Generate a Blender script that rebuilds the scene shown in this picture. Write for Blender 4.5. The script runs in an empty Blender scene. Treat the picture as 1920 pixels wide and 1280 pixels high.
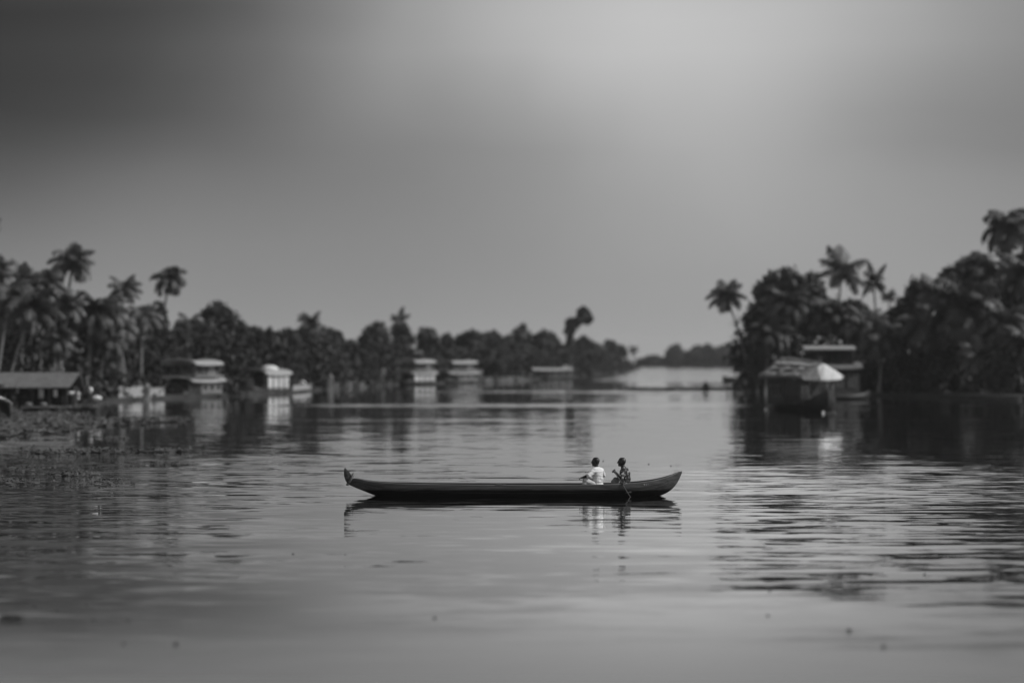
import bpy, math, random
import numpy as np
from mathutils import Vector, Matrix, noise as mnoise

# ---------------------------------------------------------------- scene, camera, sky, sun
S = bpy.context.scene
COL = S.collection
HC = 3.7            # camera height over the water
FP = 4533.0         # focal length in photo pixels (85 mm on 36 mm, 1920 px wide)
HY = 670.0          # row of the horizon
cd = bpy.data.cameras.new('camera'); cam = bpy.data.objects.new('camera', cd); COL.objects.link(cam)
cd.lens = 85; cd.sensor_width = 36; cd.clip_start = 0.5; cd.clip_end = 20000
cam.location = (0, 0, HC); cam.rotation_euler = (math.radians(90) + math.atan((HY - 640) / FP), 0, 0)
cd.dof.use_dof = True; cd.dof.focus_distance = 64.8; cd.dof.aperture_fstop = 0.085 / 0.18
cd.dof.aperture_blades = 0
S.camera = cam
S.view_settings.view_transform = 'Standard'; S.view_settings.look = 'None'
S.view_settings.exposure = 0; S.view_settings.gamma = 1
S.cycles.use_denoising = True
S.cycles.max_bounces = 8; S.cycles.volume_bounces = 1; S.cycles.transparent_max_bounces = 6
S.cycles.sample_clamp_indirect = 4

SUN_EL, SUN_AZ = 43.0, 99.0      # azimuth clockwise from +Y (the view direction)
sd = Vector((math.sin(math.radians(SUN_AZ)) * math.cos(math.radians(SUN_EL)),
             math.cos(math.radians(SUN_AZ)) * math.cos(math.radians(SUN_EL)), math.sin(math.radians(SUN_EL))))
ld = bpy.data.lights.new('sun', 'SUN'); lo = bpy.data.objects.new('sun', ld); COL.objects.link(lo)
ld.energy = 3.2; ld.angle = math.radians(0.5); ld.color = (1, 1, 1)
lo.rotation_euler = sd.to_track_quat('Z', 'Y').to_euler(); lo.location = (60, 0, 60)

w = bpy.data.worlds.new('World'); S.world = w; w.use_nodes = True
nt = w.node_tree; N = nt.nodes; LK = nt.links; N.clear()
def math_n(tree, op, a, b=None, c=None, clamp=False):
    n = tree.nodes.new('ShaderNodeMath'); n.operation = op; n.use_clamp = clamp
    for i, v in enumerate((a, b, c)):
        if v is None: continue
        if isinstance(v, (int, float)): n.inputs[i].default_value = v
        else: tree.links.new(v, n.inputs[i])
    return n.outputs[0]
def lin(v):
    v = v / 255.0
    return v / 12.92 if v <= .04045 else ((v + .055) / 1.055) ** 2.4
out = N.new('ShaderNodeOutputWorld'); bg = N.new('ShaderNodeBackground'); LK.new(bg.outputs[0], out.inputs[0])
tc = N.new('ShaderNodeTexCoord'); sp = N.new('ShaderNodeSeparateXYZ'); LK.new(tc.outputs['Generated'], sp.inputs[0])
sky = N.new('ShaderNodeTexSky'); sky.sky_type = 'NISHITA'; sky.sun_disc = False
sky.sun_elevation = math.radians(SUN_EL); sky.sun_rotation = math.radians(SUN_AZ)
bw = N.new('ShaderNodeRGBToBW'); LK.new(sky.outputs[0], bw.inputs[0])
# overcast veil low in the sky: grey values over azimuth (columns) and elevation (rows), monochrome
SX = [-1400, -300, 0, 240, 480, 720, 960, 1200, 1400, 1680, 1920, 2300, 3400]
SR = {-500: [178, 178, 178, 178, 176, 174, 172, 172, 170, 168, 165, 160, 160],  # rows above the view are brightened so the water reflects more light
      -250: [160, 148, 146, 147, 150, 158, 168, 174, 170, 160, 150, 146, 148],
      0:   [120, 64, 64, 74, 102, 149, 178, 194, 189, 166, 142, 130, 140],
      100: [115, 62, 63, 74, 108, 149, 178, 194, 191, 163, 140, 130, 140],
      200: [115, 62, 62, 74, 104, 140, 157, 179, 181, 146, 132, 128, 138],
      280: [115, 72, 75, 94, 110, 131, 143, 167, 174, 142, 132, 130, 138],
      350: [120, 85, 92, 114, 121, 130, 143, 162, 169, 150, 142, 138, 144],
      450: [130, 114, 117, 130, 132, 135, 143, 157, 162, 153, 146, 144, 148],
      550: [140, 131, 133, 139, 138, 139, 146, 153, 156, 154, 152, 151, 151],
      640: [148, 142, 144, 147, 145, 146, 152, 156, 158, 157, 156, 155, 155],
      700: [150, 146, 147, 149, 148, 150, 155, 158, 160, 160, 158, 156, 155]}
ks = sorted(SR)
def cr(p0, p1, p2, p3, t):
    return 0.5 * ((2 * p1) + (-p0 + p2) * t + (2 * p0 - 5 * p1 + 4 * p2 - p3) * t * t + (-p0 + 3 * p1 - 3 * p2 + p3) * t ** 3)
def row_at(y):
    i = max(0, min(len(ks) - 2, sum(1 for k in ks if k <= y) - 1)); t = (y - ks[i]) / (ks[i + 1] - ks[i])
    g = lambda j: SR[ks[max(0, min(len(ks) - 1, j))]]
    return [cr(g(i - 1)[k], g(i)[k], g(i + 1)[k], g(i + 2)[k], t) for k in range(len(SX))]
hyp = math_n(nt, 'SQRT', math_n(nt, 'ADD', math_n(nt, 'MULTIPLY', sp.outputs[0], sp.outputs[0]), math_n(nt, 'MULTIPLY', sp.outputs[1], sp.outputs[1])))
az = math_n(nt, 'ARCTAN2', sp.outputs[0], sp.outputs[1])
el = math_n(nt, 'ARCTAN2', sp.outputs[2], hyp)
nz = N.new('ShaderNodeTexNoise'); nz.inputs['Scale'].default_value = 14; nz.inputs['Detail'].default_value = 2
LK.new(tc.outputs['Generated'], nz.inputs['Vector'])
wob = math_n(nt, 'MULTIPLY_ADD', nz.outputs[0], 0.03, -0.015)
az_t = math_n(nt, 'MULTIPLY_ADD', math_n(nt, 'ADD', az, wob), FP / 4800.0, (960 + 1400) / 4800.0, clamp=True)
pyv = math_n(nt, 'MULTIPLY_ADD', math_n(nt, 'ADD', el, math_n(nt, 'MULTIPLY', wob, 0.5)), -FP, HY)
rows = list(range(-500, 701, 60)); prev = None
for y in rows:
    vals = row_at(y)
    r = N.new('ShaderNodeValToRGB'); r.color_ramp.interpolation = 'B_SPLINE'; e = r.color_ramp.elements
    pts = []
    for k in range(len(SX) - 1):
        for q in range(2 if 0 < k < len(SX) - 2 else 1):
            t = q / 2; pts.append((SX[k] * (1 - t) + SX[k + 1] * t, vals[k] * (1 - t) + vals[k + 1] * t))
    pts.append((SX[-1], vals[-1]))
    e[0].position = 0; e[1].position = 1
    for (x, v) in pts[1:-1]:
        q = e.new((x + 1400) / 4800); q.color = (lin(v) - .007,) * 3 + (1,)
    e[0].color = (lin(pts[0][1]) - .007,) * 3 + (1,); e[len(e) - 1].color = (lin(pts[-1][1]) - .007,) * 3 + (1,)
    LK.new(az_t, r.inputs[0])
    if prev is None: prev = r.outputs[0]
    else:
        f = math_n(nt, 'DIVIDE', math_n(nt, 'SUBTRACT', pyv, y - 60), 60, clamp=True)
        m = N.new('ShaderNodeMix'); m.data_type = 'RGBA'; LK.new(f, m.inputs[0]); LK.new(prev, m.inputs[6]); LK.new(r.outputs[0], m.inputs[7])
        prev = m.outputs[2]
STR = 0.1
lowv = math_n(nt, 'MULTIPLY', prev, 1.0 / STR)
hi = math_n(nt, 'MULTIPLY', bw.outputs[0], 1.0)
mr = N.new('ShaderNodeMapRange'); mr.interpolation_type = 'SMOOTHSTEP'
mr.inputs['From Min'].default_value = 0.22; mr.inputs['From Max'].default_value = 0.5; LK.new(el, mr.inputs['Value'])
back = N.new('ShaderNodeMapRange'); back.interpolation_type = 'SMOOTHSTEP'
back.inputs['From Min'].default_value = 0.8; back.inputs['From Max'].default_value = 1.6; LK.new(math_n(nt, 'ABSOLUTE', az), back.inputs['Value'])
fac = math_n(nt, 'MAXIMUM', mr.outputs[0], back.outputs[0])
m = N.new('ShaderNodeMix'); m.data_type = 'FLOAT'; LK.new(fac, m.inputs[0]); LK.new(lowv, m.inputs[2]); LK.new(hi, m.inputs[3])
LK.new(m.outputs[0], bg.inputs[0]); bg.inputs[1].default_value = STR

# ---------------------------------------------------------------- helpers
R = random.Random(7); NR = np.random.RandomState(11)
def at(px, py, D): return Vector(((px - 960) / FP * D, D, HC - (py - HY) / FP * D))
def wx(px, D): return (px - 960) / FP * D
def wd(py): return HC * FP / (py - HY)
def tag(o, label=None, cat=None, group=None, kind=None):
    if label: o['label'] = label
    if cat: o['category'] = cat
    if group: o['group'] = group
    if kind: o['kind'] = kind
    return o
def empty(name, loc=(0, 0, 0), rz=0, sc=1):
    o = bpy.data.objects.new(name, None); COL.objects.link(o); o.location = loc; o.rotation_euler = (0, 0, rz)
    o.scale = (sc, sc, sc) if isinstance(sc, (int, float)) else sc
    o.empty_display_size = .2
    return o
def mesh_obj(name, me, parent=None):
    o = bpy.data.objects.new(name, me); COL.objects.link(o)
    if parent is not None: o.parent = parent
    return o
class MB:
    def __init__(s): s.v = []; s.f = []
    def add(s, vs, fs):
        k = len(s.v); s.v += [tuple(v) for v in vs]; s.f += [tuple(i + k for i in f) for f in fs]; return s
    def box(s, c, d, M=None):
        x, y, z = c; a, b, h = d[0] / 2, d[1] / 2, d[2] / 2
        vs = [Vector((x + i * a, y + j * b, z + k * h)) for i in (-1, 1) for j in (-1, 1) for k in (-1, 1)]
        if M is not None: vs = [M @ v for v in vs]
        return s.add(vs, [(0, 1, 3, 2), (4, 6, 7, 5), (0, 4, 5, 1), (2, 3, 7, 6), (0, 2, 6, 4), (1, 5, 7, 3)])
    def tube(s, pts, rad, n=8, cap=True):
        pts = [Vector(p) for p in pts]; rs = rad if isinstance(rad, (list, tuple)) else [rad] * len(pts)
        k0 = len(s.v); up = Vector((0, 0, 1))
        for i, p in enumerate(pts):
            t = (pts[min(i + 1, len(pts) - 1)] - pts[max(i - 1, 0)]).normalized()
            a = t.cross(up) if abs(t.z) < .95 else t.cross(Vector((0, 1, 0))); a.normalize(); b = t.cross(a)
            for j in range(n):
                an = 2 * math.pi * j / n; s.v.append(tuple(p + (a * math.cos(an) + b * math.sin(an)) * rs[i]))
        for i in range(len(pts) - 1):
            for j in range(n):
                q = (j + 1) % n; s.f.append((k0 + i * n + j, k0 + i * n + q, k0 + (i + 1) * n + q, k0 + (i + 1) * n + j))
        if cap:
            s.f.append(tuple(k0 + j for j in range(n))); s.f.append(tuple(k0 + (len(pts) - 1) * n + j for j in reversed(range(n))))
        return s
    def ell(s, c, r, M=None, nu=14, nv=10):
        c = Vector(c); r = (r, r, r) if isinstance(r, (int, float)) else r
        vs = []; fs = []
        for i in range(nv + 1):
            th = math.pi * i / nv
            for j in range(nu):
                ph = 2 * math.pi * j / nu
                v = Vector((r[0] * math.sin(th) * math.cos(ph), r[1] * math.sin(th) * math.sin(ph), r[2] * math.cos(th)))
                vs.append(c + (M @ v if M is not None else v))
        for i in range(nv):
            for j in range(nu):
                q = (j + 1) % nu; fs.append((i * nu + j, (i + 1) * nu + j, (i + 1) * nu + q, i * nu + q))
        return s.add(vs, fs)
    def cap(s, p0, p1, r0, r1, n=12):
        p0, p1 = Vector(p0), Vector(p1); t = (p1 - p0).normalized(); pts, rs = [], []
        for a in (90, 60, 35, 12): pts.append(p0 - t * r0 * math.sin(math.radians(a))); rs.append(max(1e-4, r0 * math.cos(math.radians(a))))
        for a in (0.3, .7): pts.append(p0.lerp(p1, a)); rs.append(r0 + (r1 - r0) * a)
        for a in (12, 35, 60, 90): pts.append(p1 + t * r1 * math.sin(math.radians(a))); rs.append(max(1e-4, r1 * math.cos(math.radians(a))))
        return s.tube(pts, rs, n)
    def grid(s, P):          # P: rows of points
        k = len(s.v); nr, nc = len(P), len(P[0])
        for r_ in P: s.v += [tuple(p) for p in r_]
        for i in range(nr - 1):
            for j in range(nc - 1): s.f.append((k + i * nc + j, k + i * nc + j + 1, k + (i + 1) * nc + j + 1, k + (i + 1) * nc + j))
        return s
    def build(s, name, mat, parent=None, smooth=False):
        me = bpy.data.meshes.new(name); me.from_pydata(s.v, [], s.f); me.materials.append(mat)
        if smooth: me.polygons.foreach_set('use_smooth', [True] * len(me.polygons))
        me.update(); return mesh_obj(name, me, parent)
def quads_mesh(name, V, mat):      # V: (n,4,3)
    n = len(V); me = bpy.data.meshes.new(name); me.vertices.add(n * 4); me.vertices.foreach_set('co', np.asarray(V, dtype=np.float32).ravel())
    me.loops.add(n * 4); me.loops.foreach_set('vertex_index', np.arange(n * 4, dtype=np.int32))
    me.polygons.add(n); me.polygons.foreach_set('loop_start', np.arange(0, n * 4, 4, dtype=np.int32))
    me.materials.append(mat); me.update(calc_edges=True); me.validate(); return me
def leaves_at(P, Nrm, size, jitter=.8):   # leaf-shaped quads at points P facing roughly Nrm
    n = len(P); d = Nrm + NR.normal(0, jitter, (n, 3)); d /= np.linalg.norm(d, axis=1)[:, None] + 1e-9
    t = np.cross(d, NR.normal(0, 1, (n, 3))); t /= np.linalg.norm(t, axis=1)[:, None] + 1e-9; b = np.cross(d, t)
    s = (size * NR.uniform(.55, 1.3, n))[:, None]
    return np.stack([P - t * s, P - b * s * .55 , P + t * s, P + b * s * .55], 1)
def solid(name, o, thick, offset=-1):
    m = o.modifiers.new('t', 'SOLIDIFY'); m.thickness = thick; m.offset = offset; return o

def mat(name, v, rough=.7, ns=4.0, amt=.35, bump=0.0, spec=.3, vec='Object', sc=(1, 1, 1), rnd=0.0, lo=None, trans=0.0):
    """grey procedural material: value v, noise variation of relative size amt"""
    m = bpy.data.materials.new(name); m.use_nodes = True; t = m.node_tree; b = t.nodes['Principled BSDF']
    b.inputs['Roughness'].default_value = rough; b.inputs['Specular IOR Level'].default_value = spec
    c = t.nodes.new('ShaderNodeTexCoord'); mp = t.nodes.new('ShaderNodeMapping'); mp.inputs['Scale'].default_value = sc
    t.links.new(c.outputs[vec], mp.inputs[0])
    n = t.nodes.new('ShaderNodeTexNoise'); n.inputs['Scale'].default_value = ns; n.inputs['Detail'].default_value = 5; n.inputs['Roughness'].default_value = .6
    t.links.new(mp.outputs[0], n.inputs['Vector'])
    mr = t.nodes.new('ShaderNodeMapRange'); mr.inputs['From Min'].default_value = .3; mr.inputs['From Max'].default_value = .7
    mr.inputs['To Min'].default_value = v * (1 - amt); mr.inputs['To Max'].default_value = v * (1 + amt); t.links.new(n.outputs[0], mr.inputs[0])
    val = mr.outputs[0]
    if rnd:
        oi = t.nodes.new('ShaderNodeObjectInfo')
        val = math_n(t, 'MULTIPLY', val, math_n(t, 'MULTIPLY_ADD', oi.outputs['Random'], 2 * rnd, 1 - rnd))
    t.links.new(val, b.inputs['Base Color'])
    if bump:
        bp = t.nodes.new('ShaderNodeBump'); bp.inputs['Distance'].default_value = bump; t.links.new(n.outputs[0], bp.inputs['Height']); t.links.new(bp.outputs[0], b.inputs['Normal'])
    if trans:
        tr = t.nodes.new('ShaderNodeBsdfTranslucent'); t.links.new(val, tr.inputs[0]); ad = t.nodes.new('ShaderNodeMixShader'); ad.inputs[0].default_value = trans
        t.links.new(b.outputs[0], ad.inputs[1]); t.links.new(tr.outputs[0], ad.inputs[2])
        t.links.new(ad.outputs[0], t.nodes['Material Output'].inputs['Surface'])
    return m
M = dict(
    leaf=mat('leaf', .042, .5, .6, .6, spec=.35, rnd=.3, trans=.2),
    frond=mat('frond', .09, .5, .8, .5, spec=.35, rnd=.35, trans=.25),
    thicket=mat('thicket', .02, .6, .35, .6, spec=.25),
    bark=mat('bark', .15, .85, 3, .4, .03, sc=(1, 1, 6)),
    barkd=mat('bark_dark', .07, .9, 4, .4, .03),
    nut=mat('coconut', .05, .5, 5, .2),
    soil=mat('soil', .03, .95, .5, .5, .05),
    thatch=mat('thatch', .22, .9, 8, .35, .02, sc=(1, 5, 5)),
    thatchd=mat('thatch_dark', .12, .9, 6, .5, .02, sc=(1, 5, 5)),
    roofl=mat('roof_light', .27, .7, 3, .2, .01),
    tin=mat('roof_grey', .11, .6, 2.5, .3, .005),
    wood=mat('wood_dark', .03, .7, 5, .5, .01, sc=(.5, 3, 3)),
    woodm=mat('wood_mid', .11, .75, 5, .4, .01, sc=(.5, 3, 3)),
    hull=mat('hull_black', .012, .5, 3, .4, .005),
    wall=mat('painted_wall', .26, .8, 2, .25, .003),
    wallg=mat('grey_wall', .14, .8, 2, .35, .003),
    white=mat('white_cloth', .55, .85, 5, .12, .01),
    cream=mat('cream_cloth', .42, .85, 5, .2, .02),
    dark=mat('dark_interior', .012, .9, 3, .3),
    glass=mat('window_glass', .02, .1, 3, .2, spec=.6),
    rope=mat('rope', .14, .9, 20, .3, .004),
    weed=mat('water_weed', .06, .6, 1.2, .5, spec=.3),
    weedd=mat('water_weed_dark', .03, .6, 3, .4),
    skin=mat('skin', .022, .5, 9, .2, spec=.35),
    hair=mat('hair', .008, .45, 30, .3, .003, spec=.5),
    metal=mat('metal_paint', .35, .5, 4, .2),
)

# ---------------------------------------------------------------- water
wm = bpy.data.materials.new('water'); wm.use_nodes = True; t = wm.node_tree; t.nodes.clear()
o_ = t.nodes.new('ShaderNodeOutputMaterial'); geo = t.nodes.new('ShaderNodeNewGeometry'); sep = t.nodes.new('ShaderNodeSeparateXYZ')
t.links.new(geo.outputs['Position'], sep.inputs[0])
def wnoise(scx, scy, rot, detail, off, rough=.5, dist=0.0):
    mp = t.nodes.new('ShaderNodeMapping'); mp.inputs['Scale'].default_value = (scx, scy, 1); mp.inputs['Rotation'].default_value = (0, 0, rot); mp.inputs['Location'].default_value = (off, off * .7, 0)
    mp.vector_type = 'TEXTURE' if False else 'POINT'
    t.links.new(geo.outputs['Position'], mp.inputs[0]); n = t.nodes.new('ShaderNodeTexNoise'); n.inputs['Scale'].default_value = 1
    n.inputs['Detail'].default_value = detail; n.inputs['Roughness'].default_value = rough; n.inputs['Distortion'].default_value = dist
    t.links.new(mp.outputs[0], n.inputs['Vector'])
    s_ = t.nodes.new('ShaderNodeSeparateColor'); t.links.new(n.outputs['Color'], s_.inputs[0]); return s_.outputs
def mask(expr, a, b):
    m_ = t.nodes.new('ShaderNodeMapRange'); m_.interpolation_type = 'SMOOTHSTEP'; m_.inputs['From Min'].default_value = a; m_.inputs['From Max'].default_value = b
    t.links.new(expr, m_.inputs[0]); return m_.outputs[0]
mm = lambda a, b: math_n(t, 'MULTIPLY', a, b)
aa = lambda a, b: math_n(t, 'ADD', a, b)
X_, Y_ = sep.outputs[0], sep.outputs[1]
cen = lambda n: math_n(t, 'SUBTRACT', n, .5)
swell = wnoise(.10, .36, .10, 2, 3.1)          # long lazy undulation
streak = wnoise(.58, 2.2, .08, 3, 9.7, .55, .5)   # ripples that cut the reflections into streaks
fine = wnoise(.9, 3.4, -.05, 3, 21.3, .6, .6)
gust = wnoise(.05, .045, .0, 2, 5.5)
gm = mask(gust[0], .40, .62)
far_calm = math_n(t, 'SUBTRACT', 1.0, mask(Y_, 75, 100))
# ruffled patch in front of the right bank, between the calm mirror and the open water
rx = mask(X_, 3.5, 8.0)
edge = aa(Y_, mm(cen(wnoise(.25, .1, 0, 2, 1.7)[0]), 8.0))
ry = mm(mask(edge, 56, 63), math_n(t, 'SUBTRACT', 1.0, mask(edge, 78, 81.5)))
ruff = mm(rx, ry)
# bands of small wavelets crossing the river (old boat wakes)
def band(y0, half, w_=.35, slope=0.0):
    d = math_n(t, 'ABSOLUTE', math_n(t, 'SUBTRACT', aa(aa(Y_, mm(X_, slope)), mm(cen(swell[2]), 6.0)), y0))
    return math_n(t, 'SUBTRACT', 1.0, mask(d, half * w_, half))
bands = math_n(t, 'MAXIMUM', mm(band(187, 9), mask(X_, -22, -14)), mm(band(262, 16), mask(X_, -20, 0)))
bands = math_n(t, 'MAXIMUM', bands, mm(mm(band(143, 4), mask(X_, -28, -22)), .25))
bands = math_n(t, 'MAXIMUM', bands, mm(mask(Y_, 330, 420), .8))
amp = aa(.013, mm(gm, .012)); side = mask(math_n(t, 'ABSOLUTE', aa(X_, .8)), 3.5, 8.5); amp = mm(amp, aa(.55, mm(side, 1.25))); amp = aa(mm(amp, far_calm), .008)
near_calm = aa(.45, mm(mask(Y_, 27, 35), .75))
sy = mm(mm(cen(streak[1]), amp), 4.2)
sy = aa(sy, mm(mm(cen(swell[1]), aa(.040, mm(math_n(t, 'SUBTRACT', 1.0, mask(Y_, 30, 42)), .06))), aa(.35, mm(far_calm, .65))))
sy = mm(sy, near_calm)
sy = aa(sy, mm(cen(fine[1]), aa(aa(aa(.018, mm(math_n(t, 'SUBTRACT', 1.0, mask(Y_, 34, 50)), .05)), mm(ruff, .20)), mm(bands, .15))))
sy = aa(sy, mm(ruff, -.012)); sy = aa(sy, mm(bands, -.02))
sx = aa(mm(cen(streak[0]), .012), mm(cen(fine[0]), aa(.004, mm(ruff, .03))))
cmb = t.nodes.new('ShaderNodeCombineXYZ'); t.links.new(sx, cmb.inputs[0]); t.links.new(sy, cmb.inputs[1]); cmb.inputs[2].default_value = 1
nrm = t.nodes.new('ShaderNodeVectorMath'); nrm.operation = 'NORMALIZE'; t.links.new(cmb.outputs[0], nrm.inputs[0])
gl = t.nodes.new('ShaderNodeBsdfGlossy'); gl.inputs['Roughness'].default_value = .015; gl.inputs['Color'].default_value = (1, 1, 1, 1)
t.links.new(nrm.outputs[0], gl.inputs['Normal'])
t.links.new(aa(.015, mm(math_n(t, 'SUBTRACT', 1.0, mask(Y_, 23, 42)), .31)), gl.inputs['Roughness'])
df = t.nodes.new('ShaderNodeBsdfDiffuse'); df.inputs['Color'].default_value = (.012, .012, .012, 1)
fr = t.nodes.new('ShaderNodeFresnel'); fr.inputs['IOR'].default_value = 1.33
f2 = math_n(t, 'MULTIPLY', math_n(t, 'POWER', fr.outputs[0], 1.4), 1.9, clamp=True)
mx = t.nodes.new('ShaderNodeMixShader'); t.links.new(f2, mx.inputs[0]); t.links.new(df.outputs[0], mx.inputs[1]); t.links.new(gl.outputs[0], mx.inputs[2])
t.links.new(mx.outputs[0], o_.inputs[0])
b = MB(); b.grid([[(x, y, 0) for x in (-3000, 0, 3000)] for y in (-200, 1500, 3000)]); b.f = [tuple(reversed(f)) if False else f for f in b.f]
wo = b.build('water', wm); tag(wo, kind='structure')

# ---------------------------------------------------------------- land
LSH = [(-400, 820), (-200, 790), (0, 776), (150, 768), (200, 754), (300, 748), (420, 743), (545, 736), (600, 731), (700, 723), (750, 721), (900, 716.5), (1000, 712), (1100, 706), (1150, 700), (1185, 693.5), (1200, 689.5)]
def shoreD(px):
    return wd(float(np.interp(px, [p[0] for p in LSH], [p[1] for p in LSH])))
def land(name, pts, h=.3):
    n = len(pts); b = MB(); cx = sum(p[0] for p in pts) / n
    b.add([(x, y, h) for x, y in pts] + [(x, y, -.6) for x, y in pts], [tuple(range(n))] + [(i, i + n, (i + 1) % n + n, (i + 1) % n) for i in range(n)])
    o = b.build(name, M['soil']); return tag(o, kind='structure')
lp = [(wx(px, wd(py)), wd(py)) for px, py in LSH]
land('left_bank', lp + [(50, 960), (60, 2900), (-2900, 2900), (-2900, lp[0][1])])
RSH = [(90, 175), (46, 210), (39, 226), (33, 236), (27.5, 258), (27, 292), (32, 350), (37, 400), (40, 425), (62, 540), (150, 800), (400, 980)]
land('right_bank', RSH + [(2900, 980), (2900, 175)])
land('far_bank', [(50, 1000), (250, 985), (430, 995), (2800, 1100), (2800, 2950), (60.5, 2950)])

# ---------------------------------------------------------------- vegetation
def make_crown(seed, drop=1.35, nf=24, young=.0):
    r = random.Random(seed); P = []; Nn = []; quads = []
    for i in range(nf):
        a = i * 2.39996 + r.uniform(-.25, .25); u = (i + .5) / nf
        e0 = math.radians(82 - 105 * u ** 1.0 + r.uniform(-8, 8)); L = r.uniform(.82, 1.05) * (1 - .12 * u)
        k = drop * r.uniform(.8, 1.15) * (.75 + .35 * math.cos(e0))
        hd = Vector((math.cos(a), math.sin(a), 0)); side = Vector((-math.sin(a), math.cos(a), 0)); p = Vector((0, 0, 0)); ns = 34; roll = r.uniform(-.5, .5)
        prevp = p.copy(); e = e0
        for j in range(ns):
            s = j / (ns - 1); e = e0 - k * s ** 1.4; tdir = hd * math.cos(e) + Vector((0, 0, math.sin(e))); q = p + tdir * (L / ns)
            up = side.cross(tdir).normalized() * -1 if side.cross(tdir).z < 0 else side.cross(tdir).normalized()
            wr = .012 * (1 - s) + .003
            quads.append([p - side * wr, p + side * wr, q + side * wr * .9, q - side * wr * .9])
            quads.append([p - up * wr, p + up * wr, q + up * wr * .9, q - up * wr * .9])
            if s > .12:
                ll = .36 * (math.sin(math.pi * (.08 + .86 * s)) ** .75) * r.uniform(.8, 1.1)
                for sg in (-1, 1):
                    sd_ = (side * sg * math.cos(roll * .6) + up * sg * math.sin(roll * .6))
                    dr = (sd_ * .8 + tdir * .42 + Vector((0, 0, -1)) * (.2 + .6 * r.random()) * (0.6 + .5 * s)).normalized()
                    a0 = p; w_ = tdir * .021
                    mid = a0 + dr * ll * .55 + up * .01; tip = a0 + (dr + Vector((0, 0, -.28))).normalized() * ll
                    quads.append([a0 - w_ * .5, a0 + w_, mid + w_ * 1.3, mid - w_ * .9])
                    quads.append([mid - w_ * .9, mid + w_ * 1.3, tip + w_ * .2, tip - w_ * .2])
            p = q
    me = quads_mesh('palm_crown', np.array([[tuple(v) for v in q] for q in quads]), M['frond']); return me
CR = [make_crown(3, 1.5, 17), make_crown(8, 2.0, 20), make_crown(14, 1.2, 14), make_crown(21, 2.2, 20), make_crown(5, 1.1, 11)]
b = MB()
for i in range(9):
    a = i * 2.4; b.ell((.06 * math.cos(a), .06 * math.sin(a), -.07 - .012 * i), (.035, .035, .042), nu=8, nv=6)
_n = b.build('coconuts', M['nut'], None, True); NUT = _n.data; bpy.data.objects.remove(_n)
def palm(label, cx, cy, D, rpx, bx, proto=0, bend=.3, group='coconut palms on the banks', bz=.4, tr=.17, dep=0.0, sq=1.0, nuts=True):
    c = at(cx, cy, D); base = Vector((wx(bx, D) , D + dep, bz)); rt = empty('coconut_palm', base)
    tag(rt, label, 'palm tree', group)
    top = c - base; pts = []; n = 12
    for i in range(n + 1):
        s = i / n; h = s * (1 - bend) + bend * s * s if True else s
        pts.append(Vector((top.x * (s ** (1 + 1.2 * bend)) + .12 * math.sin(5 * s) * (1 - s), top.y * s, top.z * (s ** (1 - .12 * bend)))))
    pts[0].z = -.5; b = MB(); b.tube(pts, [tr * (1.5 - .9 * (i / n) ** .5) if i < 2 else tr * (1 - .42 * i / n) for i in range(n + 1)], 8)
    b.build('trunk', M['bark'], rt, True)
    k = rpx / FP * D * 1.25
    o = mesh_obj('crown', CR[proto], rt); o.location = top; o.scale = (k, k, k * sq); o.rotation_euler = (R.uniform(-.12, .12), R.uniform(-.12, .12), R.uniform(0, 6.28))
    if nuts and rpx > 28:
        q = mesh_obj('coconut_bunch', NUT, rt); q.location = top; q.scale = (k * .9,) * 3
    return rt

def make_tree(seed, lobes=16, flat=1.0, n_leaf=230, leaf=.05):
    """crown of diameter 1 about the origin, and a trunk of height 1"""
    r = random.Random(seed); V = []; tb = MB(); tips = []
    for i in range(lobes):
        a = i * 2.39996 + r.uniform(-.4, .4); cz = 1 - 1.75 * (i + .5) / lobes; q = math.sqrt(max(0, 1 - cz * cz)); k = r.uniform(.20, .36)
        rad = r.uniform(.13, .21); c = np.array([q * math.cos(a) * k * 1.05, q * math.sin(a) * k * 1.05, cz * k * flat]); tips.append((c, rad))
        n = int(n_leaf * (rad / .17) ** 2); d = NR.normal(0, 1, (n, 3)); d /= np.linalg.norm(d, axis=1)[:, None]
        rad_n = rad * NR.uniform(.5, 1.1, n)[:, None] * (1 + .25 * np.sin(d[:, :1] * 7 + i) * np.cos(d[:, 2:3] * 6 + i))
        V.append(leaves_at(c + d * rad_n, d, leaf))
    for c, rad in tips: tb.tube([(0, 0, -.45), (c[0] * .5, c[1] * .5, -.2 + c[2] * .4), tuple(c)], [.03, .02, .006], 5)
    me = quads_mesh('tree_crown', np.concatenate(V), M['leaf']); t_ = tb.build('limbs', M['barkd'], None, True); lm = t_.data; bpy.data.objects.remove(t_)
    tb = MB(); tb.tube([(0, 0, -.08), (.012, 0, .25), (-.006, .008, .6), (0, 0, 1)], [.055, .04, .032, .022], 7); t_ = tb.build('trunk', M['barkd'], None, True); tm = t_.data; bpy.data.objects.remove(t_)
    return me, lm, tm
TR = [make_tree(1), make_tree(2, 22, .8), make_tree(3, 12, 1.1), make_tree(4, 26, 1.0), make_tree(5, 11, 1.45), make_tree(6, 18, .75)]
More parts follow.
